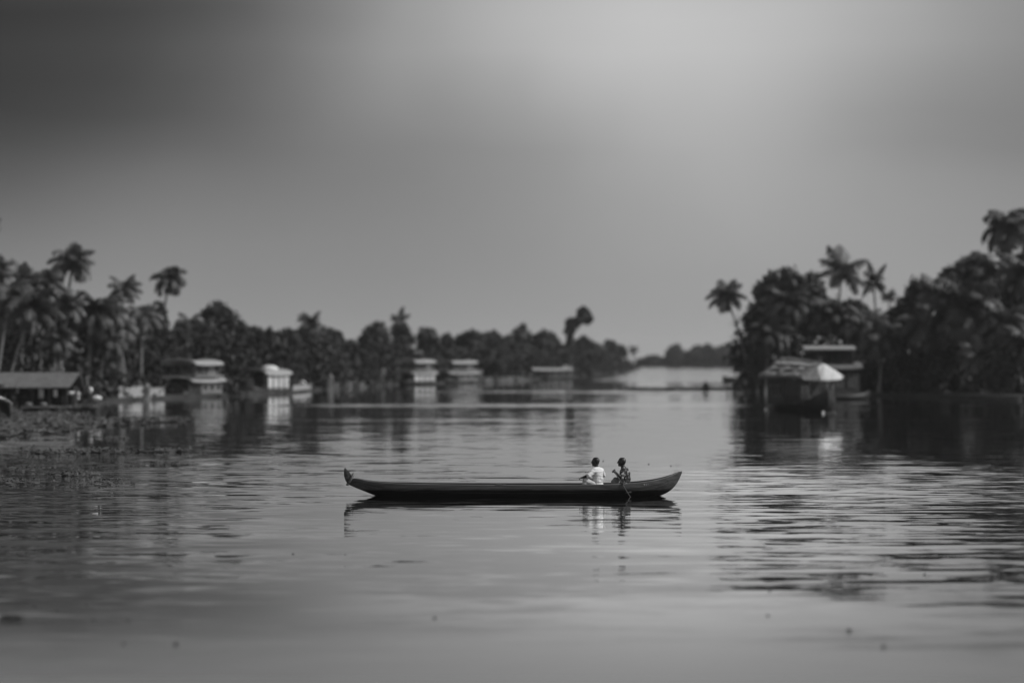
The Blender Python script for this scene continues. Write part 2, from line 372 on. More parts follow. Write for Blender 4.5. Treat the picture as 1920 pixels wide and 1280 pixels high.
def tree(label, px, top, wpx, D, proto=0, group=None, cat='tree', bz=.4, name='broadleaf_tree'):
    zt = at(px, top, D).z; wd_ = wpx / FP * D * 1.12; rt = empty(name, (wx(px, D), D, bz), R.uniform(0, 6.28)); tag(rt, label, cat, group)
    me, lm, tm = TR[proto]; vs = 1.0
    h = zt - bz
    if cat == 'bush' or h < wd_ * 1.15: vs = max(.5, min(1.6, h / wd_ * 1.02))
    elif h > wd_ * 2.2: vs = 1.25
    ext = {0: .47, 1: .42, 2: .5, 3: .47, 4: .6, 5: .4}[proto]
    cz = h - wd_ * vs * ext
    o = mesh_obj('crown', me, rt); o.location = (0, 0, cz); o.scale = (wd_, wd_, wd_ * vs)
    o = mesh_obj('limbs', lm, rt); o.location = (0, 0, cz); o.scale = (wd_, wd_, wd_ * vs)
    o = mesh_obj('trunk', tm, rt); o.scale = (min(wd_, 5), min(wd_, 5), max(.3, cz - wd_ * vs * .4)); return rt

def thicket(name, label, pts, leaf=.28, per=26, kind='stuff', m='thicket', rad=1.3):
    """pts: list of (x, y, height, depth); leafy mass along them"""
    V = []
    for (x, y, h, dp) in pts:
        nb = max(3, int(h * dp * .38))
        for k in range(nb):
            c = np.array([x + NR.uniform(-1.3, 1.3), y + NR.uniform(0, dp), .2 + (h - .6) * NR.beta(1.1, 1.1)]); r = rad * NR.uniform(.5, 1.1)
            d = NR.normal(0, 1, (per, 3)); d /= np.linalg.norm(d, axis=1)[:, None]
            V.append(leaves_at(c + d * r * NR.uniform(.4, 1.1, (per, 1)), d, leaf))
    V = np.concatenate(V); V[:, :, 2] = np.maximum(V[:, :, 2], .05)
    o = mesh_obj(name, quads_mesh(name, V, M[m])); tag(o, label, None, None, kind); return o

# left bank: understorey following the shore
prof = [(-200, 570), (0, 585), (100, 590), (200, 605), (280, 615), (340, 632), (420, 620), (520, 636), (600, 638), (700, 642), (800, 646), (900, 646), (1000, 646), (1080, 650), (1150, 660), (1190, 673), (1210, 680)]
pts = []; px = -180.0
while px < 1195:
    D = shoreD(px); dens = 2.0 / D * FP
    py = np.interp(px, [p[0] for p in prof], [p[1] for p in prof]) + R.uniform(-6, 10)
    back = 10 + .03 * D; off = 9 + 26 * (px < 270); h = max(1.5, HC - (py - HY) / FP * (D + off + back * .5))
    pts.append((wx(px, D + off), D + off, h, back))
    if px < 270: pts.append((wx(px, D + 14), D + 14, 2.2 + 3.2 * R.random() ** 1.5, 4)); pts.append((wx(px, D + 1.5), D + 1.2, min(h, 1.3 + 1.0 * R.random()), 4))
    if not any(a < px < c for a, c in ((-300, 325), (300, 425), (440, 592), (745, 910), (995, 1070))): pts.append((wx(px, D - .6), D - .6, .5 + .8 * R.random(), 1.5))
    px += max(7, dens * .8)
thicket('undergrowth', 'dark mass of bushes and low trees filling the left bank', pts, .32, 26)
# right bank
pr = [(1400, 640, 262), (1410, 590, 262), (1440, 560, 264), (1480, 545, 262), (1520, 545, 258), (1560, 560, 250), (1600, 570, 244), (1640, 600, 240), (1680, 605, 238), (1720, 570, 236), (1760, 550, 234), (1800, 545, 232), (1850, 540, 230), (1900, 520, 228), (1960, 500, 226), (2020, 500, 224), (2100, 500, 222)]
pts = []
for px in range(1408, 2080, 17):
    py = np.interp(px, [p[0] for p in pr], [p[1] for p in pr]) + R.uniform(-4, 12); D = np.interp(px, [p[0] for p in pr], [p[2] for p in pr])
    D += 8; pts.append((wx(px, D), D, HC - (py - HY) / FP * D, 10)); pts.append((wx(px, D - 7), D - 7, 1.6 + 1.6 * R.random(), 4)); pts.append((wx(px, D - 10.5), D - 10.5, .7 + 1.7 * R.random() ** 2, 3))
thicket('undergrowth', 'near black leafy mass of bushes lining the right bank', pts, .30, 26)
# bushes hanging over the water's edge, right
for i, (px, py, wpx, D, lb) in enumerate([
    (1420, 640, 46, 258, 'dark bush at the left end of the right bank, hanging over the water'),
    (1620, 655, 80, 238, 'dark bush over the water right of the canopied houseboat'),
    (1700, 640, 90, 236, 'low dark bush on the right bank below the small distant palm'),
    (1770, 650, 80, 232, 'low dark bush between the two leaning trunks on the right bank'),
    (1880, 660, 70, 222, 'low bush at the right edge of the photo beside the water')]):
    tree(lb, px, py, wpx, D, 3, 'bushes along the right waterline', 'bush', .1, 'bush')
# trees of the right bank
for px, top, wpx, D, pr_, lb in [
    (1425, 560, 70, 268, 0, 'dark leafy tree at the left corner of the right bank, beside the lone palm'),
    (1468, 500, 96, 272, 1, 'tall round-topped tree right of the lone leaning palm'),
    (1512, 512, 80, 276, 0, 'tall leafy tree just left of the highest mid-bank palm'),
    (1600, 560, 76, 262, 5, 'leafy tree below the thin two-tufted palm'),
    (1692, 572, 64, 262, 0, 'leafy tree right of the gap with the small distant palm'),
    (1650, 600, 60, 270, 2, 'low leafy tree below the small distant palm on the right'),
    (1745, 520, 110, 262, 1, 'broad sloping-topped tree left of the large right-hand palm'),
    (1795, 490, 100, 268, 0, 'highest leafy tree behind the large right-hand palm'),
    (1850, 500, 80, 262, 3, 'leafy tree beside the top right palm'),
    (1915, 470, 100, 256, 1, 'tall leafy tree at the right edge of the photo'),
    (1985, 440, 110, 250, 0, 'leafy tree mostly outside the right edge')]:
    tree(lb, px, top, wpx, D, pr_, 'leafy trees on the right bank')
G1 = 'coconut palms on the right bank'
palm('lone coconut palm leaning left over the river from the right bank', 1362, 556, 268, 40, 1402, 0, .5, G1, tr=.15)
palm('highest palm above the middle of the right bank, behind the houseboats', 1578, 512, 262, 52, 1562, 4, .1, G1)
palm('thin palm with two narrow tufts right of the highest mid-bank palm', 1638, 532, 270, 27, 1650, 4, .2, G1, sq=1.5, nuts=False)
palm('small distant palm seen in the gap of the right bank', 1667, 556, 330, 17, 1668, 2, .1, G1, nuts=False)
palm('large drooping palm in front of the right trees, trunk leaning to the water', 1806, 580, 228, 86, 1848, 1, .5, G1, tr=.16)
palm('tallest palm at the top right corner of the trees', 1893, 432, 250, 62, 1905, 1, .1, G1)
palm('palm at the right edge below the tallest palm', 1925, 520, 232, 64, 1935, 3, .1, G1)
palm('palm with drooping crown behind the canopied houseboat', 1548, 590, 250, 46, 1566, 1, .3, G1)
palm('low palm with drooping fronds left of the houseboat roofs', 1440, 630, 256, 52, 1436, 3, .1, G1)
palm('low palm between the houseboats and the large drooping palm', 1655, 640, 234, 54, 1648, 3, .4, G1)
palm('low drooping palm under the top right palm', 1880, 610, 226, 66, 1915, 1, .4, G1)
palm('palm with a slanting trunk reaching the waterline right of houseboats', 1622, 615, 240, 50, 1660, 0, .6, G1, tr=.13)
palm('low palm in the dark trees left of the large drooping palm', 1735, 615, 232, 60, 1765, 3, .4, G1)

palm('leafy palm with long arching fronds at the left corner of the right bank', 1474, 575, 258, 50, 1480, 1, .2, G1)
palm('palm among the trees under the highest mid-bank palm', 1592, 600, 250, 44, 1604, 0, .3, G1)
palm('palm with upright fronds left of the large drooping palm', 1762, 560, 240, 52, 1772, 2, .2, G1)
palm('palm half hidden at the right edge low by the water', 1925, 650, 222, 56, 1940, 3, .3, G1)
palm('short palm behind the thin canoe near the right edge', 1835, 665, 224, 44, 1850, 2, .2, G1)
palm('drooping palm left of the top right palm', 1845, 510, 240, 58, 1860, 1, .2, G1)
G2 = 'coconut palms on the left bank'
palm('tallest palm of the left bank, its crown highest against the sky', 136, 494, 206, 48, 112, 0, .3, G2)
palm('palm with upright tuft at far left, shorter than the tallest palm', 44, 526, 198, 40, 22, 4, .1, G2)
palm('small-crowned palm right of the tallest left-bank palm', 232, 544, 222, 36, 222, 0, .1, G2)
palm('slim palm with long bare trunk above the two-deck houseboat', 317, 524, 236, 38, 296, 1, .4, G2, tr=.15)
palm('broad drooping palm right of the waterside shed', 178, 590, 204, 66, 158, 1, .2, G2)
palm('palm whose trunk leans across the roof of the waterside shed', 62, 580, 174, 56, 5, 0, .2, G2, tr=.12)
palm('palm directly behind the grey shed roof, trunk nearly upright', 48, 600, 186, 40, 34, 3, .2, G2, tr=.11)
palm('palm cut by the left edge of the photo, crown at mid height', -6, 510, 200, 40, -10, 0, .1, G2)
palm('very tall palm just outside the left edge, one frond tip showing', -24, 420, 230, 30, -30, 0, .1, G2)
palm('low palm with pale fronds under the tallest left-bank palm', 105, 560, 202, 46, 100, 3, .3, G2)
palm('palm with thick pale trunk behind the end of the shed roof', 130, 575, 196, 40, 104, 0, .3, G2, tr=.2)
palm('low palm left of the two-deck houseboat near the white wall', 225, 615, 214, 42, 232, 3, .2, G2)
palm('palm with wide crown at far left behind the shed, below the upright tuft', 20, 560, 190, 52, -12, 1, .2, G2)
palm('palm with drooping fronds between shed and white garden wall, low', 200, 640, 205, 46, 182, 1, .3, G2)
palm('palm crowded against the left side of the tallest palm', 88, 530, 200, 40, 70, 2, .2, G2)
palm('low palm left of the slim bare-trunked palm', 268, 600, 224, 40, 262, 3, .3, G2)
palm('low palm between the shed roof and the broad drooping palm', 110, 640, 196, 40, 120, 1, .2, G2)
palm('palm right of the two-deck houseboat, among the trees', 452, 640, 262, 34, 455, 1, .3, G2)
palm('palm left of the round high tree, fronds level with its middle', 355, 610, 250, 34, 350, 3, .2, G2)
palm('short palm behind the white-curtained houseboat', 500, 632, 290, 26, 505, 0, .1, G2, nuts=False)
palm('palm standing above the trees right of the curtained houseboat', 583, 606, 312, 28, 588, 0, .1, G2)
palm('narrow palm with a high tuft left of the mid-bank houseboats', 750, 604, 372, 22, 756, 4, .1, G2, sq=1.3)
palm('palm of middling height above the pair of mid-bank houseboats', 800, 626, 378, 19, 802, 3, .1, G2)
palm('palm poking up above the trees right of the brown bush', 976, 624, 420, 18, 978, 3, .1, G2)
palm('tiny far palm standing at the right end of the left bank', 1188, 655, 800, 11, 1188, 3, .1, G2, tr=.3)

G3 = 'leafy trees on the left bank'
for px, top, wpx, pr_, lb in [
    (-20, 560, 90, 0, 'leafy tree cut by the left edge of the photo'),
    (75, 545, 90, 1, 'leafy tree behind the left end of the shed'),
    (195, 565, 70, 3, 'leafy tree below the small-crowned palm'),
    (262, 568, 50, 2, 'leafy tree left of the slim bare-trunked palm'),
    (292, 566, 50, 0, 'leafy tree right behind the slim bare-trunked palm'),
    (340, 612, 60, 5, 'low leafy tree above the roof of the two-deck houseboat'),
    (408, 566, 76, 0, 'round high tree between the two nearest left-bank houseboats'),
    (382, 600, 60, 1, 'leafy tree left shoulder of the round high tree'),
    (444, 600, 44, 3, 'small leafy tree right shoulder of the round high tree'),
    (482, 612, 50, 0, 'leafy tree with flat top behind the curtained houseboat'),
    (535, 614, 62, 5, 'wide leafy tree above the right end of the curtained houseboat'),
    (570, 612, 50, 1, 'leafy tree left of the palm that rises mid-bank'),
    (612, 612, 60, 1, 'leafy tree behind the dark overhanging tree'),
    (650, 635, 44, 3, 'low tree in the dip right of the dark overhanging tree'),
    (700, 604, 66, 0, 'round domed tree between dip and narrow high-tufted palm'),
    (752, 605, 46, 4, 'narrow leafy tree under the high-tufted palm'),
    (802, 610, 46, 2, 'narrow tree above the pair of mid-bank houseboats'),
    (838, 624, 34, 4, 'small pointed tree right of the pair of mid-bank houseboats'),
    (884, 618, 60, 1, 'leafy tree above the brown bush on the left bank'),
    (920, 618, 44, 5, 'leafy tree right of the brown bush'),
    (950, 628, 44, 0, 'leafy tree left of the tallest tree above the pale fence'),
    (978, 606, 36, 4, 'tallest tree above the pale bank fence'),
    (1022, 618, 54, 1, 'round tree above the long low pale roof'),
    (1050, 640, 40, 3, 'low tree above right end of the long low pale roof'),
    (1092, 630, 50, 0, 'leafy tree right of the forked emergent tree'),
    (1118, 642, 44, 3, 'leafy tree above the far pale-roofed houses'),
    (1145, 634, 30, 2, 'pointed tree near the far end of the left bank'),
    (1166, 646, 26, 0, 'last leafy tree before the lone tiny palm')]:
    D = shoreD(px) + 22 + (px > 600) * 18 + (px < 270) * 22; tree(lb, px, top, wpx, D, pr_, G3)
# forked emergent tree
D = 455
rt = empty('forked_tree', (wx(1069, D), D, .4)); tag(rt, 'tall forked tree with two leafy heads rising above the far left bank', 'tree', G3)
b = MB(); b.tube([(0, 0, -.3), (.1, 0, 6), (0, 0, 9)], [.35, .25, .15], 8); b.tube([(.05, 0, 7), (.9, 0, 8.2), (2.2, 0, 9.6)], [.18, .13, .06], 7); b.build('trunk', M['barkd'], rt, True)
V = []
for (x, z, r_) in [(0, 7.0, .8), (-.3, 8.2, .9), (.25, 8.4, .8), (0, 9.3, 1.0), (-.25, 9.9, .7), (.2, 10.1, .7), (1.1, 9.6, .8), (1.5, 10.3, .9), (2.2, 10.6, 1.0), (2.4, 11.5, 1.0), (2.9, 11.9, .8), (1.9, 11.8, .75), (3.3, 11.0, .85), (3.2, 10.2, .8), (2.5, 12.4, .55), (3.8, 10.6, .6), (0, 6, .9), (0, 5, 1)]:
    n = 330; d = NR.normal(0, 1, (n, 3)); d /= np.linalg.norm(d, axis=1)[:, None]; V.append(leaves_at(np.array([x, 0, z]) + d * r_ * NR.uniform(.5, 1.08, (n, 1)), d, .26))
mesh_obj('crown', quads_mesh('crown', np.concatenate(V), M['leaf']), rt)
tree('dark tree with dense foliage hanging down to the water on the left bank', 600, 640, 92, 284, 3, G3, bz=-.3)
tree('drooping dark tree right beside the dense one that hangs to the water', 628, 655, 50, 292, 3, G3, bz=0)
tree('brown rounded bush between the pair of houseboats and the pale fence', 926, 672, 50, 372, 3, 'bushes on the left bank', 'bush', name='bush')
tree('bright leafy bush above the houseboat with white curtains', 390, 628, 46, 250, 3, 'bushes on the left bank', 'bush', name='bush')
tree('rounded bush at the water left of the two-deck houseboat', 262, 690, 56, 228, 3, 'bushes on the left bank', 'bush', name='bush')
tree('leafy bush behind the jetty with the white bundles', 190, 680, 60, 214, 3, 'bushes on the left bank', 'bush', name='bush')
# far bank
fp = []
for px in np.arange(1196, 1440, 3.2):
    py = np.interp(px, [1196, 1215, 1235, 1250, 1262, 1280, 1295, 1312, 1330, 1345, 1370, 1440], [672, 669, 671, 668, 654, 664, 658, 650, 655, 652, 648, 645]) + R.uniform(-2, 2)
    fp.append((wx(px, 1010), 1004, (HC - (py - HY) / FP * 1010) * R.uniform(.75, 1.1), 10))
thicket('far_wood', 'pale hazy wood along the far shore beyond the river bend', fp, .6, 34, rad=1.5)
for px, top, wpx, pr_, lb in [(1265, 645, 36, 0, 'round hazy tree at left end of the far shore wood'), (1308, 646, 30, 1, 'hazy tree in the middle of the far shore wood'),
                              (1328, 644, 26, 0, 'hazy tree right of the middle of the far shore wood'), (1362, 644, 40, 1, 'hazy tree nearest the right bank on the far shore'), (1222, 664, 34, 3, 'low hazy tree in the gap by the tiny far palm')]:
    tree(lb, px, top, wpx, 1003, pr_, 'hazy trees on the far shore')

# ---------------------------------------------------------------- floating plants
def weeds(label, pts, n_per, leaf, h=.12, m='weed', name='water_hyacinth'):
    V = []
    for (x, y, rx_, ry_) in pts:
        n = n_per; P = np.stack([x + NR.normal(0, rx_, n), y + NR.normal(0, ry_, n), NR.uniform(.01, h, n)], 1)
        V.append(leaves_at(P, np.array([[0, -.2, 1.0]]).repeat(n, 0), leaf, .38))
        m2 = max(4, n // 4); Q = np.stack([x + NR.normal(0, rx_ * .9, m2), y + NR.normal(0, ry_ * .9, m2), NR.uniform(.02, h * .3, m2)], 1)
        V.append(leaves_at(Q, np.array([[0, 0, 1.0]]).repeat(m2, 0), leaf * 2.6, .10))
    V = np.concatenate(V); V[:, :, 2] = np.maximum(V[:, :, 2], .012)
    o = mesh_obj(name, quads_mesh(name, V, M[m])); tag(o, label, None, None, 'stuff'); return o
P = []
for i in range(420):
    u = R.random(); px = -60 + 400 * u ** 1.9; hi_, lo_ = 777, np.interp(px, [-60, 60, 150, 220, 360], [822, 812, 802, 793, 789])
    py = R.uniform(min(hi_ + (px > 150) * 12, lo_ - 1), lo_); D = wd(py)
    if mnoise.noise(Vector((px * .02, D * .13, 2))) > -.22: P.append((wx(px, D), D, R.uniform(.2, .8), R.uniform(.4, 1.5)))
weeds('large mat of water hyacinth in front of the shed', P, 46, .17, .20)
def drift(n, x0, x1, D0, sd_, k=.06):
    o = []
    while len(o) < n:
        px = R.uniform(x0, x1); D = R.gauss(D0, sd_)
        if mnoise.noise(Vector((px * .035, D * .5, k))) > R.uniform(-.1, .25): o.append((wx(px, D), D, R.uniform(.1, .55), R.uniform(.1, .5)))
    return o
weeds('thin strip of floating weeds off the left bank', drift(36, 40, 250, 94.5, .9) + drift(6, 250, 340, 95.5, .3), 20, .08, .16)
weeds('loose patches of floating weeds at the left edge', drift(10, -10, 60, wd(903), .5, 3) + drift(7, 112, 168, wd(889), .9, 5) + drift(4, 195, 230, wd(906), .5, 7) + drift(5, -5, 50, wd(880), .6, 8) + drift(5, 180, 225, wd(822), .6, 9), 22, .06, .12)
P = [(wx(px, D), D, R.uniform(.3, .9), .6) for px, D in [(R.uniform(1080, 1420), R.gauss(274, 1.2)) for _ in range(75)]]
weeds('thin dark line of floating weeds across the far river', P, 40, .14, .30, 'weedd', 'floating_weeds')
# bits adrift near the camera
def tuft(label, px, py, size, n, group='bits of weed adrift in the foreground'):
    D = wd(py); b = MB()
    for i in range(n):
        x = (R.uniform(-.5, .5) if n > 10 else 0) * size; y = (R.uniform(-.3, .3) if n > 10 else 0) * size; a = R.uniform(-1, 1); l = size * R.uniform(.1, .22)
        b.tube([(x, y, -.01), (x + a * l * .4, y, l * .5), (x + a * l, y, l * .8)], [.008, .007, .002], 5)
        b.ell((x + a * l, y, l * .8), (.016, .012, .008), nu=6, nv=4)
    b.ell((0, 0, 0), (size * (.5 if n > 10 else .2), size * (.3 if n > 10 else .2), .012), nu=10, nv=5)
    o = b.build('floating_weed', M['weedd'], None, True); o.location = (wx(px, D), D, 0); tag(o, label, 'weed', group)
tuft('spiky dark clump of weed afloat at the lower left edge', 22, 1159, .30, 46)
tuft('small dark sprig afloat just above the spiky clump at lower left', 65, 1136, .07, 8)
for px, py, s, lb in [(163, 1134, .05, 'speck of weed right of the small sprig at lower left'), (107, 1145, .04, 'speck of weed between the small sprig and spiky clump, lower left'),
                      (176, 1161, .06, 'blurred speck of weed, left one of two on the lower left water'), (241, 1162, .06, 'blurred speck of weed, right one of two on the lower left water'),
                      (550, 1038, .05, 'lone speck of weed below the left part of the canoe'), (815, 1158, .09, 'blurred dark speck of weed at the bottom centre'),
                      (1443, 1108, .05, 'speck of weed on open water at the lower right'), (1733, 1076, .06, 'dark bit of weed below the ruffled water at right'),
                      (1440, 1154, .09, 'blurred speck of weed below the other on lower right water'), (1592, 1182, .16, 'wide blurred bit of weed at the lower right'),
                      (1656, 1212, .14, 'large blurred bit of weed near the bottom right'), (233, 1206, .12, 'pale blurred bit of weed near the bottom left'), (330, 1208, .16, 'blurred bit of weed right of the pale one near the bottom left'),
                      (1131, 864, .09, 'speck of weed between the heads of the two men'), (1216, 870, .09, 'speck of weed right of the paddler'), (1258, 873, .1, 'speck of weed above the right tip of canoe')]:
    tuft(lb, px, py, s, 5)

# ---------------------------------------------------------------- houseboats
def hull_mb(L, W, h, bow=1.0, stern=.5, n=17):
    out_ = []
    for i in range(n):
        u = -1 + 2 * i / (n - 1); x = u * L / 2; wv = W / 2 * (1 - abs(u) ** 3.2) ** .75 + .03
        up = (bow if u > 0 else stern) * max(0, abs(u) - .45) ** 2 / .3
        zt = h + up; zb = -.35 + up * .75 * abs(u)
        out_.append([(x, -wv, zt), (x, -wv * .93, zt * .45 + zb * .55), (x, -wv * .5, zb), (x, 0, zb - .03), (x, wv * .5, zb), (x, wv * .93, zt * .45 + zb * .55), (x, wv, zt), (x, wv * .9, zt - .02), (x, wv * .85, zt - .18), (x, 0, zt - .2), (x, -wv * .85, zt - .18), (x, -wv * .9, zt - .02), (x, -wv, zt)])
    b = MB(); b.grid(out_); return b
def vault(L0, L1, W, z, rise, lift=0.0, th=.07, n=12, m=8, eave=.0):
    """curved thatch roof between x = L0 and x = L1"""
    top = []; bot = []
    for i in range(m + 1):
        x = L0 + (L1 - L0) * i / m; k = lift * (abs(2 * i / m - 1)) ** 2.5
        r1 = []; r2 = []
        for j in range(n + 1):
            a = math.pi * j / n; y = -math.cos(a) * (W / 2 + eave); zz = z + math.sin(a) ** .9 * rise + k
            r1.append((x, y, zz)); r2.append((x, y * (1 - th / W * 2), zz - th))
        top.append(r1); bot.append(r2)
    b = MB(); b.grid(top); b.grid([list(reversed(r_)) for r_ in bot])
    for A, Bq in ((top[0], bot[0]), (bot[-1], top[-1])): b.grid([A, Bq])
    for idx in (0, n): b.grid([[r_[idx] for r_ in top], [r_[idx] for r_ in bot]])
    return b
def window(parent, c, w_, h_, axis='x', fm='woodm'):
    """window on a wall; axis = direction of the wall's length"""
    f = MB(); x, y, z = c; t_ = .05
    def bx(dx, dz, sx_, sz_):
        if axis == 'x': f.box((x + dx, y, z + dz), (sx_, .06, sz_))
        else: f.box((x, y + dx, z + dz), (.06, sx_, sz_))
    bx(0, h_ / 2, w_ + .1, t_); bx(0, -h_ / 2, w_ + .1, t_); bx(-w_ / 2, 0, t_, h_ - t_); bx(w_ / 2, 0, t_, h_ - t_); bx(0, 0, .03, h_ - t_)
    fo = f.build('window', M[fm], parent); g = MB()
    g.box((x, y, z), (w_ - .05, .02, h_ - .05) if axis == 'x' else (.02, w_ - .05, h_ - .05)); g.build('pane', M['glass'], fo)
def curtain(parent, p0, p1, z0, z1, mt='white', fold=7, amp=.05):
    p0, p1 = Vector(p0), Vector(p1); d = (p1 - p0); nn = Vector((-d.y, d.x, 0)).normalized(); g = []
    for k in range(5):
        z = z1 + (z0 - z1) * k / 4; g.append([tuple(p0.lerp(p1, i / 28) + nn * amp * math.sin(i / 28 * fold * 6.28 + k * .3) + Vector((0, 0, z))) for i in range(29)])
    b = MB(); b.grid(g); o = b.build('curtain', M[mt], parent, True); solid('c', o, .012); return o

def houseboat(label, px, py, yaw, L, W, H, decks=1, curt=True, dome=False, hullh=.35, group='houseboats moored along the left bank', roofm='roofl', roofm2='roofl'):
    D = wd(py); rt = empty('houseboat', (wx(px, D), D, 0), math.radians(yaw)); tag(rt, label, 'houseboat', group)
    hull_mb(L * 1.12, W * .9, hullh, .5, .35).build('hull', M['hull'], rt, True)
    z0 = hullh - .05; H1 = H if decks == 1 else H * .52
    b = MB(); b.box((0, 0, z0), (L * .96, W * .88, .07)); b.build('deck', M['wood'], rt)
    # cabin at the stern half (local -x); the open front deck at +x
    c0, c1 = -L * .46, L * .12; cw = W * .8; b = MB(); zt = z0 + H1 * .62
    b.box(((c0 + c1) / 2, -cw / 2, (z0 + zt) / 2 + .03), (c1 - c0, .06, zt - z0)); b.box(((c0 + c1) / 2, cw / 2, (z0 + zt) / 2 + .03), (c1 - c0, .06, zt - z0))
    b.box((c0, 0, (z0 + zt) / 2 + .03), (.055, cw - .07, zt - z0)); b.box((c1, 0, (z0 + zt) / 2 + .03), (.055, cw - .07, zt - z0)); b.build('cabin_wall', M['wood'] if curt else M['wallg'], rt)
    for k in range(3):
        x = c0 + (c1 - c0) * (k + .5) / 3
        for sg in (-1, 1): window(rt, (x, sg * (cw / 2 + .04), z0 + (zt - z0) * .58), (c1 - c0) * .17, (zt - z0) * .42)
    window(rt, (c1 + .035, 0, z0 + (zt - z0) * .52), cw * .3, (zt - z0) * .6, 'y')
    for x in (L * .20, L * .33, L * .46):
        for sg in (-1, 1):
            b = MB(); b.tube([(x, sg * cw / 2, z0), (x, sg * cw / 2, z0 + H1 * .78)], .045, 8); b.build('post', M['woodm'], rt)
    for sg in (-1, 1):
        b = MB()
        for z in (.25, .45): b.tube([(c1, sg * cw / 2, z0 + z), (L * .46, sg * cw / 2, z0 + z)], .02, 6)
        b.tube([(L * .4, sg * cw / 2, z0 + .2), (L * .4, sg * cw / 2, z0 + .47)], .018, 6); b.build('railing', M['woodm'], rt)
    b = MB(); b.box((L * .3, 0, z0 + .22), (.5, W * .4, .08)); b.box((L * .22, 0, z0 + .42), (.06, W * .4, .4)); b.build('bench', M['wallg'], rt)
    rise = H1 * .24
    vault(-L * .5, L * .5, W * .98, z0 + H1 * .66, rise, .12, .08, eave=.08).build('roof', M[roofm], rt, True)
    def rim(x, W_, z, rs, lift, nm):
        b = MB(); b.tube([(x, -math.cos(math.pi * j / 12) * (W_ / 2 + .08), z + math.sin(math.pi * j / 12) ** .9 * rs + lift) for j in range(13)], .06, 7); b.build(nm, M['roofl'], rt, True)
    rim(L * .5 + .02, W * .98, z0 + H1 * .66, rise, .12, 'roof_rim')
    if curt:
        for k in range(4):
            x = c0 + L * .03 + k * L * .21
            curtain(rt, (x, cw / 2 + .07, 0), (x + L * .15, cw / 2 + .07, 0), z0 + .12, z0 + H1 * .66, 'white', 4, .03)
            curtain(rt, (x, -cw / 2 - .07, 0), (x + L * .15, -cw / 2 - .07, 0), z0 + .12, z0 + H1 * .66, 'white', 4, .03)
    if dome:
        b = MB(); b.ell((0, 0, 0), (L * .17, W * .3, H1 * .18)); o = b.build('skylight_dome', M['white'], rt, True); o.location = (-L * .10, .1, z0 + H1 * .93)
    if decks == 2:
        zb = z0 + H1 * 1.0; H2 = H - H1
        b = MB(); b.box((-L * .05, 0, zb), (L * .8, W * .92, .09)); b.build('upper_deck', M['roofl'], rt)
        for x in (-L * .4, -L * .16, L * .08, L * .30):
            for sg in (-1, 1):
                b = MB(); b.tube([(x, sg * W * .4, zb), (x, sg * W * .4, zb + H2 * .72)], .04, 8); b.build('post', M['woodm'], rt)
        b = MB()
        for sg in (-1, 1):
            for z in (.18, .36): b.tube([(-L * .4, sg * W * .4, zb + z), (L * .3, sg * W * .4, zb + z)], .018, 6)
        for z in (.18, .36): b.tube([(L * .3, -W * .4, zb + z), (L * .3, W * .4, zb + z)], .018, 6)
        b.build('upper_railing', M['wall'], rt)
        b = MB(); b.box((-L * .28, 0, zb + H2 * .38), (L * .2, W * .6, H2 * .64)); b.build('upper_cabin', M['wallg'], rt)
        vault(-L * .46, L * .36, W * .9, zb + H2 * .66, H2 * .30, .08, .06, eave=.06).build('upper_roof', M[roofm2], rt, True); rim(L * .36 + .02, W * .9, zb + H2 * .66, H2 * .30, .08, 'roof_rim')
    return rt
# bows point towards the camera and to the left
houseboat('two-deck houseboat with pale curved roof, nearest on the left bank', 358, 744, -112, 6.6, 4.0, 3.2, 2, False)
houseboat('houseboat with white curtains along its side and a dome on its roof', 499, 737, -110, 6.2, 3.1, 2.35, 1, True, True)
houseboat('two-deck houseboat with two bright roof bands, left one of the mid-bank pair', 778, 720.5, -118, 7.0, 3.4, 3.15, 2, True)
houseboat('darker two-deck houseboat, right one of the mid-bank pair', 854, 718, -125, 7.6, 3.4, 3.0, 2, False)
houseboat('long low houseboat with one pale flat roof, farthest on the left bank', 1033, 711, -168, 7.0, 3.2, 1.8, 1, False)

# small things along the left bank
def simple(name, label, cat, px, py, group=None, rz=0): return tag(empty(name, (wx(px, wd(py)), wd(py), 0), rz), label, cat, group)
def bank_wall(label, p0, p1, h0, h1, m_='wall', posts=0, name='bank_wall', cat='wall', off=0.8, group=None):
    D0, D1 = wd(p0[1]) + off, wd(p1[1]) + off; A = Vector((wx(p0[0], D0), D0, 0)); B = Vector((wx(p1[0], D1), D1, 0))
    rt = empty(name, A); tag(rt, label, cat, group); d = B - A; L = d.length; u = d.normalized(); Mx = Matrix.Rotation(math.atan2(d.y, d.x), 4, 'Z')
    b = MB(); b.box((L / 2, 0, (h0 + h1) / 2), (L, .2, h1 - h0), Mx)
    if posts:
        b.build('base', M['barkd'], rt); 
        b = MB(); b.box((L / 2, 0, h1 + .32), (L, .12, .06), Mx); b.build('rail', M[m_], rt)
        for k in range(posts):
            b = MB(); x = L * (k + .5) / posts; b.tube([Mx @ Vector((x, 0, h1)), Mx @ Vector((x, 0, h1 + .15)), Mx @ Vector((x, 0, h1 + .29))], [.08, .13, .06], 8); b.build('baluster', M[m_], rt, True)
    else:
        b.build('panel', M[m_], rt)
        b = MB(); b.box((L / 2, 0, h1 + .04), (L + .1, .3, .08), Mx); b.build('coping', M[m_], rt)
    return rt
bank_wall('white garden wall on the bank right of the jetty', (221, 752), (266, 750), .3, 1.15, 'wall')
bank_wall('short white wall left of the two-deck houseboat', (276, 749.5), (306, 748), .3, .95, 'wall')
bank_wall('long white balustrade on the bank right of the overhanging tree', (628, 729), (708, 723), .0, .3, 'wall', 16, 'balustrade', 'balustrade')
